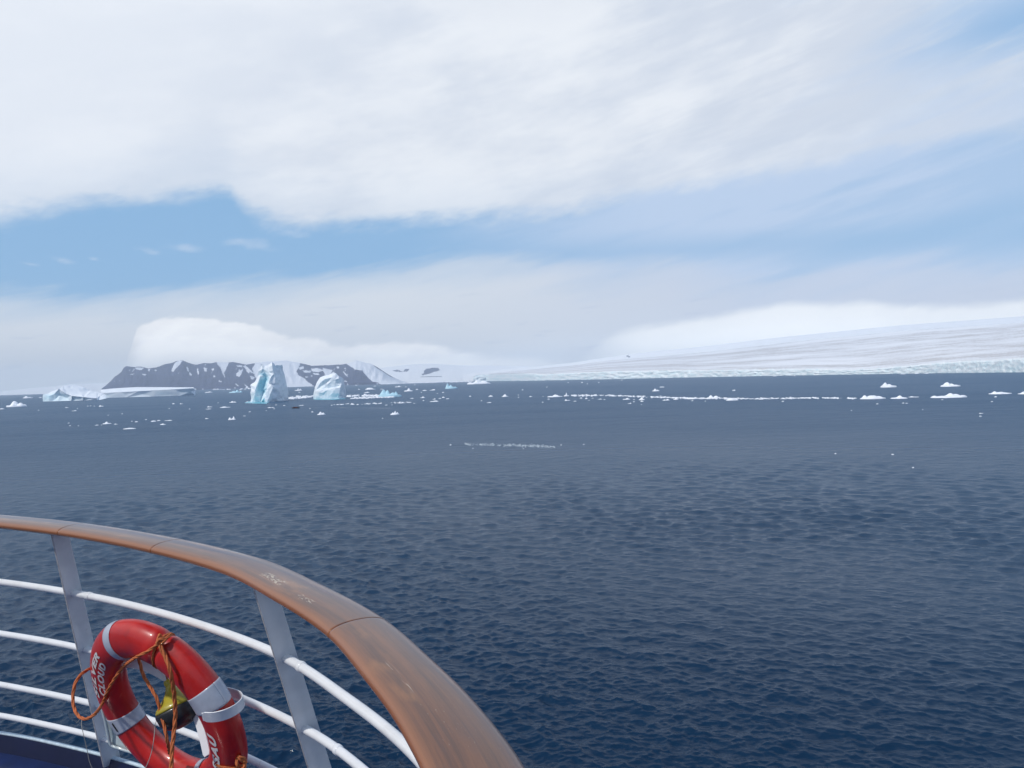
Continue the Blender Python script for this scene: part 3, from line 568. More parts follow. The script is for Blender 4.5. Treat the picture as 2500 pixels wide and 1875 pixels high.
# glacier with its ice cliff
GB = [(1120, 932), (1160, 930.8), (1305, 929.5), (1480, 926), (1700, 921), (2000, 915.5), (2250, 911.5), (2500, 909), (2900, 904)]
GT = [(1120, 926), (1158, 919), (1163, 916), (1200, 913), (1290, 911), (1330, 913), (1480, 907), (1600, 904.5), (1800, 903), (1980, 901), (2074, 903), (2150, 899), (2240, 891), (2285, 886), (2356, 881), (2420, 879), (2500, 873), (2900, 852)]
GR = [(1120, 925), (1158, 917), (1200, 911), (1240, 907.5), (1300, 902), (1400, 892), (1480, 881), (1600, 871), (1731, 858.5), (1980, 829.5), (2200, 808), (2500, 787), (2900, 762)]
def gy(x): return min(7600., 32400./(interp(x, GB)-YH(x)))
def make_glacier():
    cols = np.concatenate([np.arange(1156, 2560, 1.5), np.arange(2560, 2900, 6)]); V = []; A = []; U = []; nr1, nr2 = 16, 46
    for x in cols:
        yb, yt, yr = interp(x, GB), interp(x, GT), interp(x, GR); Y0 = gy(x); sc = Y0/F
        flute = MN.noise(Vector((x/12., 0, 0)))*3+MN.noise(Vector((x/4., 4, 0)))*1.5+MN.noise(Vector((x/40., 8, 0)))*9
        yt0 = yt; yt += MN.noise(Vector((x/6., 2, 2)))*.8+MN.noise(Vector((x/22., 2, 5)))*1.6
        for j in range(nr1):
            s = j/(nr1-1); py = yb+(yt-yb)*s
            f2 = MN.noise(Vector((x/4.5, s*3, 9)))*1.5+MN.noise(Vector((x/12., s*4, 3)))*2.5
            Y = Y0+(flute+f2)*sc*1.0+(14 if s > .92 else 0)*sc*(s-.92)*5+s*3*sc
            v = at(x, py, Y)
            if j == 0: v[2] = -2.
            V.append(v); A.append(1. if s < .93 else .4); U.append((x/100., s))
        Y1 = Y0+(1500+max(0, (2500-x))*.8); yr = min(yr, yt-.8)
        for j in range(1, nr2+1):
            s = j/nr2; py = yt+(yr-yt)*s if s > .12 else (yt*(1-s/.12)+yt0*(s/.12))*(1-s)+yr*s
            if s > .12: py = yt0+(yr-yt0)*s
            # convex dome: distance grows faster near the ridge
            Y = Y0+17*sc*.08+(Y1-Y0)*(.35*s+.65*s**3)
            py += MN.noise(Vector((x/7., s*9, 1)))*.5*max(0, 1-s*3)*min(1, s*12)
            V.append(at(x, py, Y)); A.append(max(0., .25-s*2)); U.append((x/100., 1+s))
        b = V[-1].copy(); b[1] += 900; b[2] *= .97; V.append(b); A.append(0.); U.append((x/100., 2.1))
        b = b.copy(); b[1] += 2500; b[2] = -5; V.append(b); A.append(0.); U.append((x/100., 2.2))
    R = nr1+nr2+2; Fc = [(i*R+j, (i+1)*R+j, (i+1)*R+j+1, i*R+j+1) for i in range(len(cols)-1) for j in range(R-1)]
    ma, n, b = mat('glacier_ice')
    o = mk('glacier', V, Fc, ma, smooth=True)
    a = o.data.attributes.new('cliff', 'FLOAT', 'POINT'); a.data.foreach_set('value', A)
    ul = o.data.uv_layers.new(name='flow'); li = np.zeros(len(o.data.loops), np.int32); o.data.loops.foreach_get('vertex_index', li)
    ul.data.foreach_set('uv', np.array(U)[li].ravel())
    uv = n.node('ShaderNodeUVMap', uv_map='flow').outputs[0]; ux, uy, _ = n.sep(uv)
    cl = n.node('ShaderNodeAttribute', attribute_name='cliff').outputs['Fac']
    v2 = n.comb(n.mul(ux, .22), n.add(n.mul(uy, 7.), n.mul(ux, -.10)))
    s1 = n.noise(v2, 1., 7., .6, .2); s2 = n.noise(n.comb(n.mul(ux, 1.2), n.add(n.mul(uy, 26.), n.mul(ux, -.3))), 1., 7., .65); s3 = n.noise(n.comb(n.mul(ux, 12.), n.mul(uy, 40.)), 1., 5., .7)
    up = n.ss(uy, 1.05, 1.9)
    dust = n.ss(n.add(n.add(s1, n.mul(n.sub(s2, .5), .9)), n.mul(n.sub(s3, .5), .45)), .43, .70)
    sc_ = n.mix(n.mul(dust, .75), (.70, .71, .73), (.46, .44, .43))
    sc_ = n.mix(n.mul(n.ss(s1, .52, .38), .8), sc_, (.82, .83, .85))
    c1 = n.noise(n.comb(n.mul(ux, 26.), n.mul(uy, 5.)), 1., 6., .7); c2 = n.noise(n.comb(n.mul(ux, 5.), n.mul(uy, 2.5)), 1., 5., .6)
    ic = n.mix(n.ss(c2, .35, .68), (.84, .89, .90), (.66, .81, .84)); ic = n.mix(n.ss(c1, .30, .55), (.93, .94, .94), ic)
    crk = n.mul(n.ss(c1, .66, .76), n.ss(n.noise(n.comb(n.mul(ux, 7.), n.mul(uy, 3.), 5.), 1., 3.), .45, .6))
    ic = n.mix(n.mul(crk, .75), ic, (.30, .30, .30))
    nb = n.noise(n.comb(n.mul(ux, 10.), 3.), 1., 3.)
    ic = n.mix(n.mul(n.ss(uy, n.add(.02, n.mul(n.ss(nb, .4, .7), .14)), .0), .8), ic, (.22, .44, .52))
    n.l.new(n.mix(n.ss(cl, .1, .7), sc_, ic), b.inputs['Base Color']); b.inputs['Roughness'].default_value = .75
    bp = n.node('ShaderNodeBump', {'Strength': .5, 'Distance': 5., 'Height': n.add(n.mul(c1, cl), n.mul(s2, .4))}); n.l.new(bp.outputs[0], b.inputs['Normal'])
    return tag(o, kind='structure', label='broad snow-covered glacier ending in a pale ice cliff')
make_glacier()
# bright snow dome behind the glacier, rising into cloud
land('snow_dome', np.concatenate([np.arange(1130, 2560, 4.), np.arange(2560, 2900, 20)]), [(1130, 915), (1180, 908), (1240, 901), (1310, 895), (1400, 885), (1500, 870), (1560, 862), (1700, 848), (1900, 824), (2200, 794), (2500, 772), (2900, 745)], [(1130, 932), (1500, 926), (2900, 900)], [(1130, 8200), (1500, 7600), (2900, 5200)], [(1130, 9400), (2900, 8600)], 26, 20, snow_far,
     'bright smooth snow dome behind the glacier', M_SNOW, jag=.5)

# ------------------------------------------------------------------ the ship: deck, coaming, railing
S = 1.05
def sh(p): p = np.asarray(p, float); return np.array([0, 0, CAMZ])+S*p
RC = [(-4.8, 3.2), (-4.0, 3.28), (-3.5, 3.28), (-3.13, 3.247), (-2.731, 3.174), (-2.337, 3.029), (-1.935, 2.85), (-1.53, 2.629), (-1.128, 2.356), (-.771, 2.058), (-.524, 1.768), (-.343, 1.522), (-.217, 1.291), (-.117, 1.081), (-.045, .871), (-.02, .639), (-.005, .4), (0., .1), (0., -.3), (0., -.8), (0., -1.4)]
NC = 900; RCc = cr(RC, NC); RT = np.gradient(RCc, axis=0); RT /= np.linalg.norm(RT, axis=1)[:, None]; RN = np.stack([-RT[:, 1], RT[:, 0]], -1)
ARC = np.concatenate([[0], np.cumsum(np.linalg.norm(np.diff(RCc, axis=0), axis=1))])
RPX = proj(np.array([sh((a, b, -.5)) for a, b in RCc])); RPX[RCc[:, 1] < .3] = (9e5, 9e5)
def rail_i(px, py): return int(np.hypot(RPX[:, 0]-px, RPX[:, 1]-py).argmin())
def off(i, o, z): return sh((RCc[i][0]+RN[i][0]*o, RCc[i][1]+RN[i][1]*o, z))
def loft(ii, prof):                       # prof: list of (offset, z), open strip
    V = [off(i, o, z) for i in ii for o, z in prof]; k = len(prof)
    return V, [(a*k+j, a*k+j+1, (a+1)*k+j+1, (a+1)*k+j) for a in range(len(ii)-1) for j in range(k-1)]
M_WHITE = simple('white_marine_paint', (.77, .77, .77), .32, coat=.3, bump=.25, bs=90, var=.05, vs=14)
# posts: same paint, rusty pitted inboard edge comes from a second material
M_EDGE = simple('pitted_paint_edge', (.50, .48, .47), .6, bump=.9, bs=260, var=.35, vs=120)
n_ = NT(M_WHITE.node_tree); b_ = M_WHITE.node_tree.nodes['Principled BSDF']; oc_ = n_.node('ShaderNodeTexCoord').outputs['Object']
src_ = b_.inputs['Base Color'].links[0].from_socket
c_ = n_.mix(n_.mul(n_.ss(n_.noise(oc_, 16., 7., .7), .64, .74), .6), src_, (.46, .36, .29)); c_ = n_.mix(n_.mul(n_.ss(n_.noise(oc_, 4., 5., .6), .5, .75), .35), c_, (.58, .57, .56))
n_.l.new(c_, b_.inputs['Base Color'])
M_NAVY = simple('navy_hull_paint', (.005, .009, .042), .35, coat=.4, var=.2, vs=5)
M_DECK = simple('blue_deck_paint', (.005, .020, .10), .30, coat=.5, bump=.3, bs=40, var=.25, vs=6)
M_PALE = simple('pale_edge_paint', (.55, .66, .72), .5, bump=.5, bs=80, var=.15, vs=40)
allI = list(range(0, NC, 4))
dk = [off(i, .463, -1.760) for i in allI]; dk += [sh((-1.2, -1.4, -1.760)), sh((-5.2, -1.4, -1.760))]
tag(mk('deck', dk, [tuple(range(len(dk)))], M_DECK), kind='structure', label='glossy blue painted deck')
cm = empty('deck_coaming', sh((-1.5, 2.9, -1.760)), label='low navy coaming with a pale top edge at the foot of the ship railing', cat='coaming')
mk('coaming_wall', *loft(allI, [(.462, -1.78), (.462, -1.672), (.486, -1.672), (.486, -1.78)]), M_NAVY, cm)
mk('coaming_edge', *tube([off(i, .472, -1.668) for i in allI], .0085*S, 8), M_PALE, cm, smooth=True)
tag(mk('ship_hull', *loft(allI, [(.488, -1.70), (.488, -8), (.488, -15.5)]), M_NAVY), kind='structure', label='navy hull side below the railing')
bd = []; i0 = rail_i(0, 1275); rng = random.Random(5)
for k in range(46):
    i = rail_i(-40+k*9+rng.uniform(-4, 4), 1275+k*.9)
    if rng.random() < .4: continue
    c = off(i, .456, -1.757); r = rng.uniform(.0012, .0038)*S; bd.append(tube([c+np.array([-r*1.6, 0, 0]), c+np.array([-r, 0, r*.7]), c+np.array([r, 0, r*.7]), c+np.array([r*1.6, 0, 0])], [r*.3, r, r, r*.3], 6))
tag(mk('weld_beads', *merge(bd), simple('sparkle_bead', (.75, .8, .85), .05, coat=1.), smooth=True), 'row of shiny weld beads along the foot of the coaming', 'weld beads', kind='stuff')  # white beads modelled for the sparkles along the weld seam

RG = empty('ship_railing', sh((-.68, 1.95, -1.760)), label='curved white ship railing with a varnished wooden handrail', cat='railing')
# wood
def wood():
    ma, n, b = mat('varnished_wood'); uv = n.node('ShaderNodeUVMap', uv_map='grain').outputs[0]; ux, uy, _ = n.sep(uv)
    g1 = n.noise(n.comb(n.mul(ux, 2.2), n.mul(uy, 26.)), 1., 8., .62, .3); g2 = n.noise(n.comb(n.mul(ux, 16.), n.mul(uy, 130.)), 1., 6., .7); g3 = n.noise(n.comb(n.mul(ux, 3.5), n.mul(uy, 5.), 3.), 1., 4., .55)
    c = n.mix(n.ss(n.add(n.mul(g1, .7), n.mul(g2, .3)), .34, .66), (.075, .023, .007), (.175, .056, .013))
    c = n.mix(n.mul(n.ss(g3, .48, .70), .55), c, (.10, .045, .032)); c = n.mix(n.mul(n.ss(g3, .45, .30), .5), c, (.36, .14, .032))
    c = n.mix(n.mul(n.mul(n.ss(uy, .50, .60), n.ss(uy, .82, .74)), .8), c, (.30, .096, .019))  # orange varnish tone, with the inboard side's golden light painted in
    g4 = n.noise(n.comb(n.mul(ux, 60.), n.mul(uy, 420.)), 1., 4., .7); c = n.mix(n.mul(n.ss(g4, .56, .68), .35), c, (.06, .022, .008))
    sp = n.noise(n.comb(n.mul(ux, 420.), n.mul(uy, 160.)), 1., 2., .5); c = n.mix(n.mul(n.ss(sp, .74, .78), .5), c, (.5, .42, .32))
    # worn pale scratches where hands and gear rub
    def scr(i, w, v0, v1, thr, kx=30., ky=320.):
        u = ARC[i]; m1 = n.mul(n.ss(n.m('ABSOLUTE', n.sub(ux, u)), w, w*.5), n.mul(n.ss(uy, v0, v0+.02), n.ss(uy, v1, v1-.02)))
        q = n.noise(n.comb(n.mul(ux, kx), n.mul(uy, ky), u), 1., 5., .75)
        return n.mul(m1, n.ss(q, thr, thr+.07))
    ws = [scr(rail_i(690, 1432), .085, .42, .50, .50, 60., 90.), scr(rail_i(779, 1478), .05, .45, .515, .53, 60., 120.), scr(rail_i(985, 1690), .09, .44, .475, .56, 12., 400.),
          scr(rail_i(1100, 1800), .10, .35, .48, .66, 70., 200.), scr(rail_i(1000, 1640), .20, .36, .45, .70, 60., 200.), scr(rail_i(880, 1640), .25, .615, .66, .66, 60., 120.)]
    wsum = ws[0]
    for q in ws[1:]: wsum = n.m('MAXIMUM', wsum, q)
    c = n.mix(n.mul(wsum, .85), c, (.62, .52, .38))
    n.l.new(c, b.inputs['Base Color']); b.inputs['Roughness'].default_value = .42
    b.inputs['Coat Weight'].default_value = .85; b.inputs['Specular IOR Level'].default_value = .2; n.l.new(n.add(n.ss(g3, .3, .7, .09, .24), n.mul(wsum, .3)), b.inputs['Coat Roughness']); b.inputs['Coat IOR'].default_value = 1.5
    bp = n.node('ShaderNodeBump', {'Strength': .25, 'Distance': .0006, 'Height': n.add(g2, n.mul(wsum, -.6))}); n.l.new(bp.outputs[0], b.inputs['Normal'])
    return ma
M_WOOD = wood(); M_GAP = simple('dark_joint', (.02, .012, .008), .8)
RW, RH = .125, .040
def rprof(k, e=.93, g=1.):
    out = []
    for j in range(k):
        a = 2*math.pi*j/k; co, si = math.cos(a), math.sin(a); ee = e if si > 0 else .75
        out.append((math.copysign(abs(co)**e, co)*RW/2*g, -.5+math.copysign(abs(si)**ee, si)*RH/2*g))
    return out
def rail_piece(i0, i1, gap):
    ii = list(range(i0, i1+1)); k = 48; V = []; U = []
    u0_, u1_ = ARC[i0]+gap, ARC[i1]-gap; us = np.concatenate([[u0_, u0_+.0008, u0_+.002], np.linspace(u0_+.008, u1_-.008, max(8, int((u1_-u0_)/.012))), [u1_-.002, u1_-.0008, u1_]])
    gs = [.955, .985, .998]+[1.]*(len(us)-6)+[.998, .985, .955]
    for u, g in zip(us, gs):
        cx, cy = np.interp(u, ARC, RCc[:, 0]), np.interp(u, ARC, RCc[:, 1]); nx, ny = np.interp(u, ARC, RN[:, 0]), np.interp(u, ARC, RN[:, 1])
        for j, (o, z) in enumerate(rprof(k, g=g)):
            V.append(sh((cx+nx*o, cy+ny*o, -.5+(z+.5)))); U.append((u, j/k))
    n = len(us); Fc = [(a*k+j, a*k+(j+1) % k, (a+1)*k+(j+1) % k, (a+1)*k+j) for a in range(n-1) for j in range(k)]+[tuple(range(k))[::-1], tuple((n-1)*k+j for j in range(k))]
    o = mk('handrail', V, Fc, M_WOOD, RG, smooth=True); o.data.set_sharp_from_angle(angle=math.radians(50))
    ul = o.data.uv_layers.new(name='grain')
    for p in o.data.polygons:
        js = [o.data.loops[l].vertex_index % k for l in p.loop_indices]
        for l, j in zip(p.loop_indices, js):
            vi = o.data.loops[l].vertex_index; uu, vv = U[vi]
            # outboard edge v=0, top .25, inboard .5, underside .75; shifted so the seam hides below
            vv = (vv+.15) % 1 if not (max(js) == k-1 and min(js) == 0 and False) else vv
            ul.data[l].uv = (uu, vv)
    return o
# joints
J = [0, rail_i(185, 1295), rail_i(415, 1338), rail_i(866, 1545), NC-1]
rail_piece(J[0], J[1], .0006); rail_piece(J[1], J[2], .0004); rail_piece(J[2], J[3], .0004); rail_piece(J[3], J[4], .0010)
V = []; k = 24; ii = list(range(0, NC, 3))
for i in ii:
    for o, z in rprof(k, g=.90): V.append(off(i, o, z))
mk('rail_core', V, [(a*k+j, a*k+(j+1) % k, (a+1)*k+(j+1) % k, (a+1)*k+j) for a in range(len(ii)-1) for j in range(k)], M_GAP, RG)
# posts and bars
def post_off(z): return .385*(-.5-z)
BARZ = [-.785, -1.054, -1.348, -1.540]
def post(i, lat=.0):
    zt, zb = -.512, -1.700; P = []
    T3 = np.array([RT[i][0], RT[i][1], 0]); N3 = np.array([RN[i][0], RN[i][1], 0]); c0 = np.array([RCc[i][0], RCc[i][1], 0])
    th = .0055; V = []; ns = 14
    for a in range(ns+1):
        s = a/ns; z = zt+(zb-zt)*s; w = (.030+.010*s); c = c0+N3*post_off(z)+T3*lat*s+np.array([0, 0, z])
        V += [sh(c-N3*w-T3*th), sh(c-N3*w+T3*th), sh(c+N3*w+T3*th), sh(c+N3*w-T3*th)]
    Fc = [(a*4+j, a*4+(j+1) % 4, (a+1)*4+(j+1) % 4, (a+1)*4+j) for a in range(ns) for j in range(4)]+[(3, 2, 1, 0), (ns*4, ns*4+1, ns*4+2, ns*4+3)]
    o = mk('post', V, Fc, M_WHITE, RG); o.data.materials.append(M_EDGE)
    for p in o.data.polygons:
        if p.index < ns*4 and p.index % 4 == 0: p.material_index = 1
    bevel(o, .0015*S, 2)
    # weld collars where the bars pass
    for z in BARZ:
        c = c0+N3*post_off(z)+np.array([0, 0, z]); mk('weld', *tube([sh(c-T3*.0105), sh(c-T3*.007), sh(c+T3*.007), sh(c+T3*.0105)], [.0139*S, .0155*S, .0155*S, .0139*S], 14), M_WHITE, o, smooth=True)
    return o
ip1, ip2 = rail_i(141, 1290), rail_i(632, 1405)
gap_i = ip2-ip1
PI_ = [rail_i(1085, 1790), ip1, ip2]
def at_arc(u): return int(np.abs(ARC-u).argmin())
span = ARC[ip2]-ARC[ip1]
def lat_for(i, px, py):                    # sideways lean so the post passes the traced foot
    best = (9e9, 0)
    for z in np.linspace(-.9, -1.70, 60):
        for la in np.linspace(-.7, .25, 190):
            s_ = (z+.512)/(-1.188); c = np.array([RCc[i][0]+RN[i][0]*post_off(z)+RT[i][0]*la*s_, RCc[i][1]+RN[i][1]*post_off(z)+RT[i][1]*la*s_, z]); q = proj(sh(c)); e_ = math.hypot(q[0]-px, q[1]-py)
            if e_ < best[0]: best = (e_, la)
    return best[1]
l1, l2 = lat_for(ip1, 272, 1868), lat_for(ip2, 780, 1873)
posts = [post(ip1, l1), post(ip2, l2)]+[post(at_arc(ARC[ip1]-span), l1), post(at_arc(ARC[ip2]+span), l2), post(at_arc(ARC[ip2]+2*span), l2)]
for z in BARZ:
    mk('bar', *tube([off(i, post_off(z), z) for i in range(0, NC, 5)], 0.0131*S, 16), M_WHITE, RG, smooth=True)

# ------------------------------------------------------------------ lifebuoy
KR = 1.10*S
LB = dict(c=np.array([-1.063, 2.2, -.959]), az=.499, el=.315, R=.248, a=.059, b=.044)
ln = np.array([math.sin(LB['az'])*math.cos(LB['el']), math.cos(LB['az'])*math.cos(LB['el']), math.sin(LB['el'])])
e1 = np.cross(ln, [0, 0, 1.]); e1 /= np.linalg.norm(e1); e2 = np.cross(e1, ln)
def rg(p): return np.array([0, 0, CAMZ])+KR*np.asarray(p, float)
def tor(t_, k_, ex=0.):                     # angles in degrees, ex = height above the skin
    t_, k_ = math.radians(t_), math.radians(k_); d = math.cos(t_)*e1+math.sin(t_)*e2
    g = 1.
    dt = (math.degrees(t_)-67+180) % 360-180           # rope groove pinch by the knot
    g -= .16*math.exp(-(dt/2.6)**2)
    return rg(LB['c']+d*(LB['R']+(LB['a']*g+ex)*math.cos(k_))+ln*(LB['b']*g+ex)*math.sin(k_))
TS = np.array([tor(a, b) for a in range(0, 360, 2) for b in range(0, 360, 8)]); TPX = proj(TS); TD = TS[:, 1]
def ring_Y(px, py):                         # forward distance of the ring's near skin at a pixel, if any
    d = np.hypot(TPX[:, 0]-px, TPX[:, 1]-py); k = d < 9
    return float(TD[k].min()) if k.any() else None
M_RED = simple('orange_red_ring_plastic', (.47, .010, .006), .36, coat=.2, bump=.12, bs=50, var=.22, vs=7)
M_TAPE = simple('grey_reflective_tape', (.42, .45, .52), .38, coat=.3, var=.08, vs=30)
M_ROPE = simple('orange_rope_fibre', (.50, .13, .035), .75, bump=.6, bs=300, var=.3, vs=60)
M_LET = simple('white_lettering', (.72, .68, .66), .5, var=.12, vs=60)
n_ = NT(M_RED.node_tree); b_ = M_RED.node_tree.nodes['Principled BSDF']; oc_ = n_.node('ShaderNodeTexCoord').outputs['Object']
src_ = b_.inputs['Base Color'].links[0].from_socket
sc1 = n_.noise(n_.node('ShaderNodeMapping', {0: oc_, 2: (.4, .7, .2), 3: (10., 60., 30.)}).outputs[0], 1., 6., .7)
c_ = n_.mix(n_.mul(n_.ss(sc1, .60, .70), .45), src_, (.62, .10, .05)); c_ = n_.mix(n_.mul(n_.ss(n_.noise(oc_, 9., 6., .65), .56, .72), .45), c_, (.20, .008, .006))
n_.l.new(c_, b_.inputs['Base Color']); n_.l.new(n_.ss(n_.noise(oc_, 14., 5., .6), .3, .7, .28, .55), b_.inputs['Roughness'])
LBO = empty('lifebuoy', rg(LB['c']), label='red ring lifebuoy with grey reflective bands hung inside the railing', cat='lifebuoy')
nt, nk = 240, 48
mk('ring', [tor(360*i/nt, 360*j/nk) for i in range(nt) for j in range(nk)], [(i*nk+j, i*nk+(j+1) % nk, ((i+1) % nt)*nk+(j+1) % nk, ((i+1) % nt)*nk+j) for i in range(nt) for j in range(nk)], M_RED, LBO, smooth=True)
def band(t0, t1, ex=.0018, k0=0, k1=360):
    n1 = 14; V = []; ks = np.linspace(k0, k1, 61)
    for a in np.linspace(t0, t1, n1):
        for kk in ks: V.append(tor(a, kk, ex))
    n2 = len(ks); Fc = [(i*n2+j, i*n2+j+1, (i+1)*n2+j+1, (i+1)*n2+j) for i in range(n1-1) for j in range(n2-1)]
    o = mk('reflective_band', V, Fc, M_TAPE, LBO, smooth=True); s = o.modifiers.new('thick', 'SOLIDIFY'); s.thickness = .0016; s.offset = -1; return o
for c, w in ((23, 6.4), (111, 4.0), (200, 6.2), (294, 4.5)): band(c-w, c+w)
# dark seam on the lower left band
sm = [tor(196+u*7.5, 262-u*2, .0034) for u in np.linspace(0, 1, 8)]
mk('band_seam', *tube(sm, .0022, 6), simple('black_seam', (.02, .02, .025), .6), LBO)
# lettering bent onto the ring
def letters(txt, tc_, kc, size_t, size_k, dirn, up_sign, shear=.25):
    cu = D.curves.new('lettering', 'FONT'); cu.body = txt; cu.align_x = 'CENTER'; cu.align_y = 'CENTER'; cu.size = 1.; cu.shear = shear; cu.offset = .05; cu.space_character = 1.12
    ob = D.objects.new('lettering', cu); COL.objects.link(ob); bpy.context.view_layer.update()
    me = D.meshes.new_from_object(ob.evaluated_get(bpy.context.evaluated_depsgraph_get())); D.objects.remove(ob)
    bm = bmesh.new(); bm.from_mesh(me); bmesh.ops.triangulate(bm, faces=bm.faces[:]); bmesh.ops.subdivide_edges(bm, edges=[e for e in bm.edges if e.calc_length() > .12], cuts=2)
    xs = [v.co.x for v in bm.verts]; wx = max(xs)-min(xs); ys = [v.co.y for v in bm.verts]; wy = max(ys)-min(ys); my = (max(ys)+min(ys))/2
    for v in bm.verts:
        a = tc_+dirn*(v.co.x/wx)*size_t; k_ = kc+up_sign*((v.co.y-my)/wy)*size_k; p = tor(a, k_, .0012); v.co = Vector(p)
    bm.to_mesh(me); bm.free(); me.name = 'lettering'; me.materials.clear(); me.materials.append(M_LET)
    o = D.objects.new('lettering', me); COL.objects.link(o); o.parent = LBO; o.matrix_parent_inverse = Matrix.Translation(LBO.location).inverted(); return o
# reading upward on the left side: increasing text x = decreasing t; tops outward = larger k
letters('SILVER', 152, 279, 46, 21, -1, 1)
letters('CLOUD', 153, 250, 38, 22, -1, 1)
letters('NASSAU', 336, 268, 52, 27, 1, -1)
# rope: three twisted strands around a path
def rope(name, pts, r=.0052, turns=62., parent=None, sc=KR):
    C = cr(pts, 40*len(pts)); L = np.concatenate([[0], np.cumsum(np.linalg.norm(np.diff(C, axis=0), axis=1))])
    n = max(60, int(L[-1]/.0035)); u = np.linspace(0, L[-1], n); C = np.stack([np.interp(u, L, C[:, i]) for i in range(3)], 1); T, N, B = frames(C); parts = []
    for s in range(3):
        a = u*turns+s*2*math.pi/3; P = C+(N*np.cos(a)[:, None]+B*np.sin(a)[:, None])*(r*.52); parts.append(tube(P, r*.60, 7))
    return mk(name, *merge(parts), M_ROPE, parent, smooth=True)
Y0R = (LB['c'][1])*KR
def rp(px, py, dy=None, f=.012):
    Yr = ring_Y(px, py)
    if dy is not None: return at(px, py, dy*KR)
    return at(px, py, (Yr if Yr else Y0R)-f)
yk = ring_Y(392, 1570)/KR
# hanging rope, its loop and the strand behind the ring; one grab line of the lifebuoy
rope('grab_rope', [rp(418, 1548), rp(405, 1560), rp(385, 1573), rp(361, 1590), rp(330, 1606, f=.018), rp(303, 1626, f=.02), rp(281, 1655, f=.02), rp(262, 1688, f=.02), rp(250, 1718, f=.02), rp(233, 1742, 2.10), rp(210, 1755, 2.12), rp(192, 1748, 2.15), rp(181, 1728, 2.18), rp(178, 1700, 2.2), rp(184, 1668, 2.22), rp(200, 1645, 2.25), rp(226, 1630, 2.3), rp(250, 1625, 2.34)], parent=LBO)
rope('grab_rope', [rp(391, 1548), rp(387, 1562), rp(392, 1580), rp(402, 1600), rp(414, 1632, f=.02), rp(421, 1668, f=.02), rp(426, 1705, yk-.02), rp(428, 1745, yk-.02), rp(425, 1785, yk-.03), rp(420, 1830, yk-.05), rp(418, 1880, yk-.07), rp(418, 1930, yk-.09)], r=.0062, parent=LBO)
rope('grab_rope', [rp(336, 1600, 2.27), rp(342, 1620, 2.24), rp(350, 1648, 2.22), rp(366, 1676, 2.2), rp(382, 1704, 2.18), rp(392, 1738, 2.17), rp(401, 1772, 2.15), rp(409, 1812, 2.14), rp(414, 1840, 2.2)], r=.0054, parent=LBO)
# wrap round the tube and the knot
rope('rope_wrap', [tor(66.5+.8*math.sin(k/50), k, .004) for k in range(-10, 371, 20)], r=.0042, parent=LBO)
kp = rp(393, 1566, f=.02); rope('rope_knot', [kp+np.array([.010*math.cos(a)*(1+.3*math.sin(2*a)), .005*math.sin(3*a), .008*math.sin(a)]) for a in np.linspace(0, 7, 16)], r=.0048, parent=LBO)
rope('rope_wrap', [tor(336+1.4*math.sin(k/40), k, .002) for k in range(270, 371, 10)], r=.0045, parent=LBO)
kp = rp(588, 1862, f=.012); rope('rope_knot', [kp+np.array([.012*math.cos(a), .005*math.sin(3*a), .020*math.sin(a*.9)]) for a in np.linspace(0, 9, 18)], r=.0055, parent=LBO)

# white plastic holder: strap round the ring plus backing bracket on the bars
M_HOLD = simple('white_holder_plastic', (.72, .72, .74), .35, coat=.3, var=.05, vs=20)
M_CLEAR = simple('pale_translucent_plastic', (.45, .53, .55), .25, coat=.5, var=.1, vs=20)
HD = empty('lifebuoy_holder', rg(LB['c']+ln*.08), label='white plastic holder whose strap curls around the red ring lifebuoy', cat='holder')
def ribbon(name, pts, wvec, th, m_, parent, n=60):
    C = cr(pts, n); wvec = np.asarray(wvec, float); T, N, B = frames(C); V = []
    for i in range(n):
        d = np.cross(T[i], wvec); d /= np.linalg.norm(d); rr_ = 1. if 1 < i < n-2 else .8
        V += [C[i]-wvec*rr_-d*th, C[i]+wvec*rr_-d*th, C[i]+wvec*rr_+d*th, C[i]-wvec*rr_+d*th]
    Fc = [(a*4+j, a*4+(j+1) % 4, (a+1)*4+(j+1) % 4, (a+1)*4+j) for a in range(n-1) for j in range(4)]+[(3, 2, 1, 0), tuple((n-1)*4+j for j in range(4))]
    return bevel(mk(name, V, Fc, m_, parent), .0015, 2)
ys = ring_Y(530, 1740)/KR; wv = e2*.017*KR+e1*.003
ribbon('strap', [at(494, 1750, (ys-.03)*KR), at(520, 1751, (ys-.035)*KR), at(548, 1745, (ys-.035)*KR), at(574, 1733, (ys-.02)*KR), at(590, 1719, (ys+.015)*KR), at(594, 1708, (ys+.05)*KR), at(588, 1699, (ys+.09)*KR), at(570, 1692, (ys+.13)*KR), at(545, 1686, (ys+.17)*KR), at(505, 1676, (ys+.2)*KR)], wv, .0018, M_HOLD, HD)
yb_ = 2.27
ribbon('bracket', [at(300, 1618, yb_*KR), at(340, 1622, yb_*KR), at(372, 1634, yb_*KR), at(408, 1655, yb_*KR), at(450, 1690, yb_*KR)], np.array([.004, 0, .0145])*KR, .003, M_HOLD, HD)
ribbon('bracket', [at(452, 1700, 2.23*KR), at(478, 1745, 2.20*KR), at(493, 1790, 2.17*KR), at(506, 1845, 2.14*KR)], np.array([.010, 0, .006])*KR, .003, M_HOLD, HD)
V, Fc = merge([tube(cr([at(248, 1725, 2.33*KR), at(258, 1765, 2.33*KR), at(268, 1812, 2.33*KR), at(276, 1822, 2.33*KR), at(300, 1830, 2.32*KR), at(350, 1846, 2.31*KR), at(420, 1868, 2.3*KR)], 60), .0055, 8)])
mk('tray_rim', V, Fc, M_CLEAR, HD, smooth=True)
pv = [at(*q) for q in [(250, 1725, 2.34*KR), (268, 1812, 2.34*KR), (278, 1822, 2.34*KR), (350, 1845, 2.32*KR), (360, 1800, 2.34*KR), (300, 1730, 2.35*KR)]]
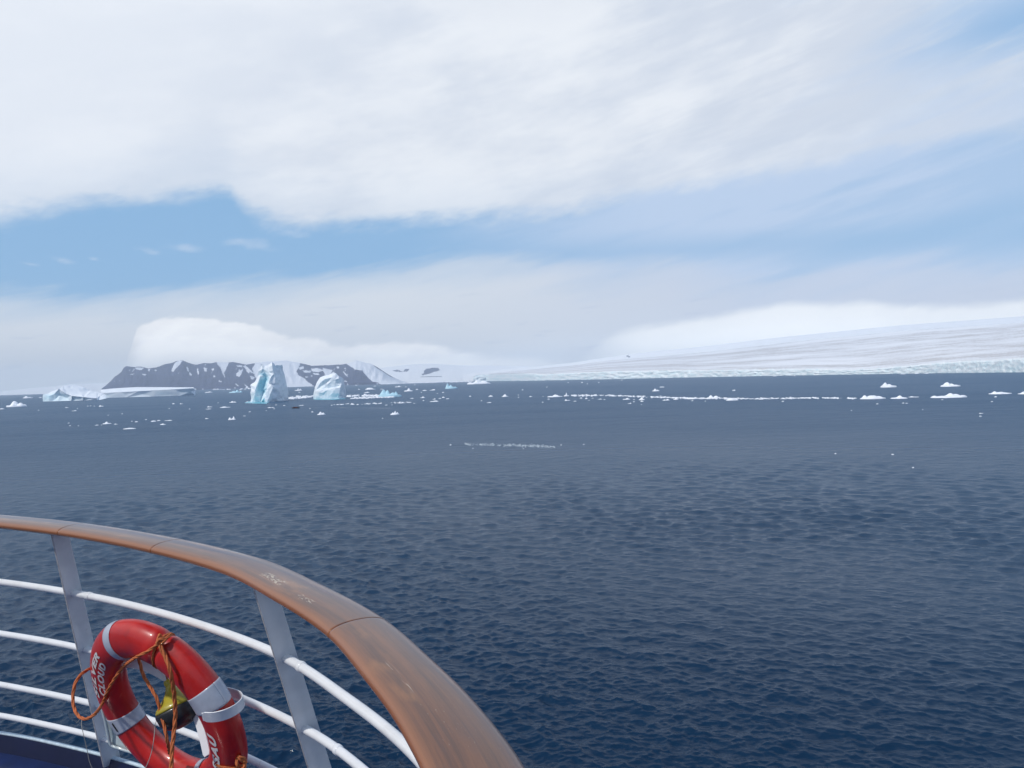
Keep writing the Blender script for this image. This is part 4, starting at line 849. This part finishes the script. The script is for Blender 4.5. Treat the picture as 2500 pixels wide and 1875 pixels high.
tr = mk('tray', pv, [(0, 1, 2, 3, 4, 5)], M_CLEAR, HD); tr.modifiers.new('thick', 'SOLIDIFY').thickness = .004

# yellow and black buoy light behind the ring
def lathe(p0, p1, prof, k=28):
    p0, p1 = np.asarray(p0), np.asarray(p1); ax = p1-p0; L = np.linalg.norm(ax); ax /= L; a = np.cross(ax, [0, 1., 0]); a /= np.linalg.norm(a); b = np.cross(ax, a); V = []
    for s, r in prof:
        for j in range(k):
            q = 2*math.pi*j/k; V.append(p0+ax*L*s+(a*math.cos(q)+b*math.sin(q))*r*L)
    n = len(prof); return V, [(i*k+j, i*k+(j+1) % k, (i+1)*k+(j+1) % k, (i+1)*k+j) for i in range(n-1) for j in range(k)]+[tuple(range(k))[::-1], tuple((n-1)*k+j for j in range(k))]
q0 = at(409, 1659, 2.235*KR); q1 = at(450, 1770, 2.205*KR)
BL = empty('buoy_light', q1, label='yellow and black floating marker light hanging behind the red lifebuoy', cat='marker light')
mk('yellow_top', *lathe(q0, q1, [(0, .03), (.01, .085), (.09, .10), (.11, .085), (.18, .10), (.30, .17), (.42, .30), (.50, .40), (.55, .43), (.585, .43)]), simple('yellow_float_plastic', (.38, .31, .02), .4, coat=.3, var=.15, vs=20), BL, smooth=True)
mk('black_body', *lathe(q0, q1, [(.585, .425), (.60, .45), (.64, .455), (.80, .43), (.92, .36), (1., .24), (1.03, .10)]), simple('black_float_plastic', (.012, .012, .013), .45, coat=.2), BL, smooth=True)
rope('lanyard', [at(409, 1659, 2.235*KR), at(405, 1648, 2.235*KR), at(398, 1638, 2.24*KR)], r=.003, parent=BL)
# thin cords tied to the railing
M_CORD = simple('thin_grey_cord', (.30, .30, .28), .6)
c1 = mk('thin_cord', *tube(cr([at(188, 1764, 2.30*KR), at(199, 1754, 2.28*KR), at(199, 1770, 2.26*KR), at(203, 1790, 2.25*KR), at(209, 1815, 2.25*KR), at(214, 1838, 2.25*KR), at(218, 1858, 2.25*KR), at(226, 1878, 2.25*KR)], 60), .0011, 6), M_CORD); tag(c1, 'thin grey cord dangling below the rope loop in front of the lowest bar', 'cord')
c2 = mk('thin_cord', *tube(cr([at(385, 1747, 2.30*KR), at(379, 1770, 2.2*KR), at(376, 1800, 2.0*KR), at(371, 1832, 1.98*KR), at(362, 1860, 1.97*KR), at(350, 1885, 1.96*KR)], 60), .0011, 6), M_CORD); tag(c2, 'thin pale cord hanging across the lower part of the red ring', 'cord')

# ------------------------------------------------------------------ inflatable boat with passengers, and its wake
bp0 = onsea(722, 997.0); 
BO = empty('inflatable_boat', (bp0[0], bp0[1], 0), label='small black inflatable boat full of passengers in front of the two tall icebergs', cat='boat')
M_RUB = simple('black_rubber', (.02, .02, .022), .5); M_GREY = simple('grey_deck_board', (.12, .12, .12), .7)
bx, by = bp0[0], bp0[1]
hull = [(bx+2.6, by-.95, .25), (bx+.5, by-1., .25), (bx-1.6, by-.9, .30), (bx-2.7, by-.45, .5), (bx-3.0, by, .62), (bx-2.7, by+.45, .5), (bx-1.6, by+.9, .30), (bx+.5, by+1., .25), (bx+2.6, by+.95, .25)]
mk('tube', *tube(cr(hull, 60), [.12]+[.27]*58+[.12], 14), M_RUB, BO, smooth=True)
mk('floor', *box((bx, by, .08), (2.3, 0, 0), (0, .8, 0), (0, 0, .05)), M_GREY, BO)
mk('transom', *box((bx+2.2, by, .35), (.05, 0, 0), (0, .8, 0), (0, 0, .3)), M_GREY, BO)
mo = mk('outboard_motor', *box((bx+2.75, by, .85), (.28, 0, .05), (0, .18, 0), (0, 0, .3)), M_RUB, BO); bevel(mo, .08, 3)
mk('motor_leg', *box((bx+2.72, by, .3), (.08, 0, 0), (0, .06, 0), (0, 0, .45)), M_RUB, mo)
def person(x, y, z, face, m_, label, stand=False):
    J_ = {'pel': (0, 0, .12, .15), 'che': (0, .02, .42, .19), 'nk': (0, .03, .60, .07), 'hd': (0, .05, .74, .105), 'top': (0, .05, .84, .08)}
    vs = [(0, 0, .12), (0, .02, .42), (0, .03, .60), (0, .05, .74), (0, .05, .85)]; rs = [.15, .19, .07, .10, .07]; es = [(0, 1), (1, 2), (2, 3), (3, 4)]
    for s in (-1, 1):
        b_ = len(vs); vs += [(s*.19, .03, .50), (s*.27, .10, .26), (s*.14, .32, .16)]; rs += [.075, .06, .04]; es += [(1, b_), (b_, b_+1), (b_+1, b_+2)]
        b_ = len(vs)
        if stand: vs += [(s*.10, 0, -.05), (s*.12, .02, -.42), (s*.12, -.02, -.80), (s*.12, .12, -.84)]
        else: vs += [(s*.10, .05, .08), (s*.14, .45, .10), (s*.14, .46, -.32), (s*.14, .58, -.35)]
        rs += [.10, .08, .055, .045]; es += [(0, b_), (b_, b_+1), (b_+1, b_+2), (b_+2, b_+3)]
    me = D.meshes.new('person'); me.from_pydata(vs, es, []); o = D.objects.new('person', me); COL.objects.link(o)
    sk = o.modifiers.new('skin', 'SKIN'); lay = me.skin_vertices[0].data if me.skin_vertices else None
    if lay is None:
        bm = bmesh.new(); bm.from_mesh(me); bm.verts.layers.skin.verify(); bm.to_mesh(me); bm.free(); lay = me.skin_vertices[0].data
    for v, r in zip(lay, rs): v.radius = (r, r)
    lay[0].use_root = True; o.modifiers.new('sub', 'SUBSURF').levels = 1
    me.materials.append(m_); o.location = (x, y, z); o.rotation_euler = (0, 0, face)
    tag(o, label, 'person', 'passengers in the inflatable boat'); return o
M_RJ = simple('dark_red_parka', (.16, .02, .02), .8); M_BJ = simple('black_parka', (.02, .02, .025), .8)
k = 0
for s, fc in ((-1, 0.), (1, math.pi)):
    for q in range(4):
        red = (k % 3 != 1); k += 1
        person(bx-1.7+q*.95, by+s*.86, .50, fc, M_RJ if red else M_BJ, 'person in a dark red parka seated on the side of the inflatable boat' if red else 'person in a black parka seated on the side of the inflatable boat')
person(bx+1.95, by+.1, .96, math.pi/2, M_BJ, 'person in black standing at the stern of the inflatable boat', True)
# wake foam
def foam(name, pts, w, label, seed):
    ma, n, b = mat(name+'_foam'); g = n.node('ShaderNodeNewGeometry').outputs['Position']
    k_ = n.noise(n.node('ShaderNodeMapping', {0: g, 3: (.06, .5, 1.)}).outputs[0], 1.5, 6., .7)
    b.inputs['Base Color'].default_value = (.75, .8, .84, 1); b.inputs['Roughness'].default_value = .8
    n.l.new(n.ss(k_, .42, .62, 0., .8), b.inputs['Alpha'])
    V = []; P = [onsea(x, y, .06) for x, y in pts]; C = cr(P, 60)
    for i, c in enumerate(C): V += [(c[0], c[1]-w*(.3+.7*i/60), .12), (c[0], c[1]+w*(.3+.7*i/60), .12)]
    o = mk(name, V, [(2*i, 2*i+2, 2*i+3, 2*i+1) for i in range(59)], ma); return tag(o, label, 'wake', kind='stuff')
foam('wake', [(731, 996.5), (800, 995.5), (870, 995.8), (960, 997)], 3.5, 'thin white wake trailing right of the inflatable boat', 1)
# pale turquoise shelves of ice under the water at the feet of the bergs
def shelf(pts, label):
    ma, n, b = mat('submerged_ice'); b.inputs['Base Color'].default_value = (.10, .42, .52, 1); b.inputs['Roughness'].default_value = .25
    V = [tuple(onsea(x, y, .10)) for x, y in pts]; o = mk('ice_foot', V, [tuple(range(len(V)))], ma); return tag(o, label, 'ice foot', kind='stuff')
shelf([(596, 984), (604, 980), (640, 977.5), (660, 979), (650, 986), (625, 985.5)], 'turquoise underwater foot of the tall spire glowing through the water')
shelf([(764, 975.3), (770, 972), (840, 971.5), (845, 974), (815, 976), (790, 976.2)], 'turquoise underwater foot of the blocky white iceberg')

# ------------------------------------------------------------------ haze
hz = mk('haze', *box((0, 0, 265), (16500, 0, 0), (0, 16500, 0), (0, 0, 266.5)))
tag(hz, 'thin pale sea haze', 'haze', kind='stuff')
hm = D.materials.new('haze'); hm.use_nodes = True; hn = NT(hm.node_tree); hm.node_tree.nodes.clear()
pvn = hn.node('ShaderNodeVolumePrincipled'); pvn.inputs['Color'].default_value = (.80, .90, 1., 1); pvn.inputs['Density'].default_value = 6.5e-5; pvn.inputs['Anisotropy'].default_value = 0
mo_ = hn.node('ShaderNodeOutputMaterial'); hn.l.new(pvn.outputs[0], mo_.inputs['Volume']); hz.data.materials.append(hm)
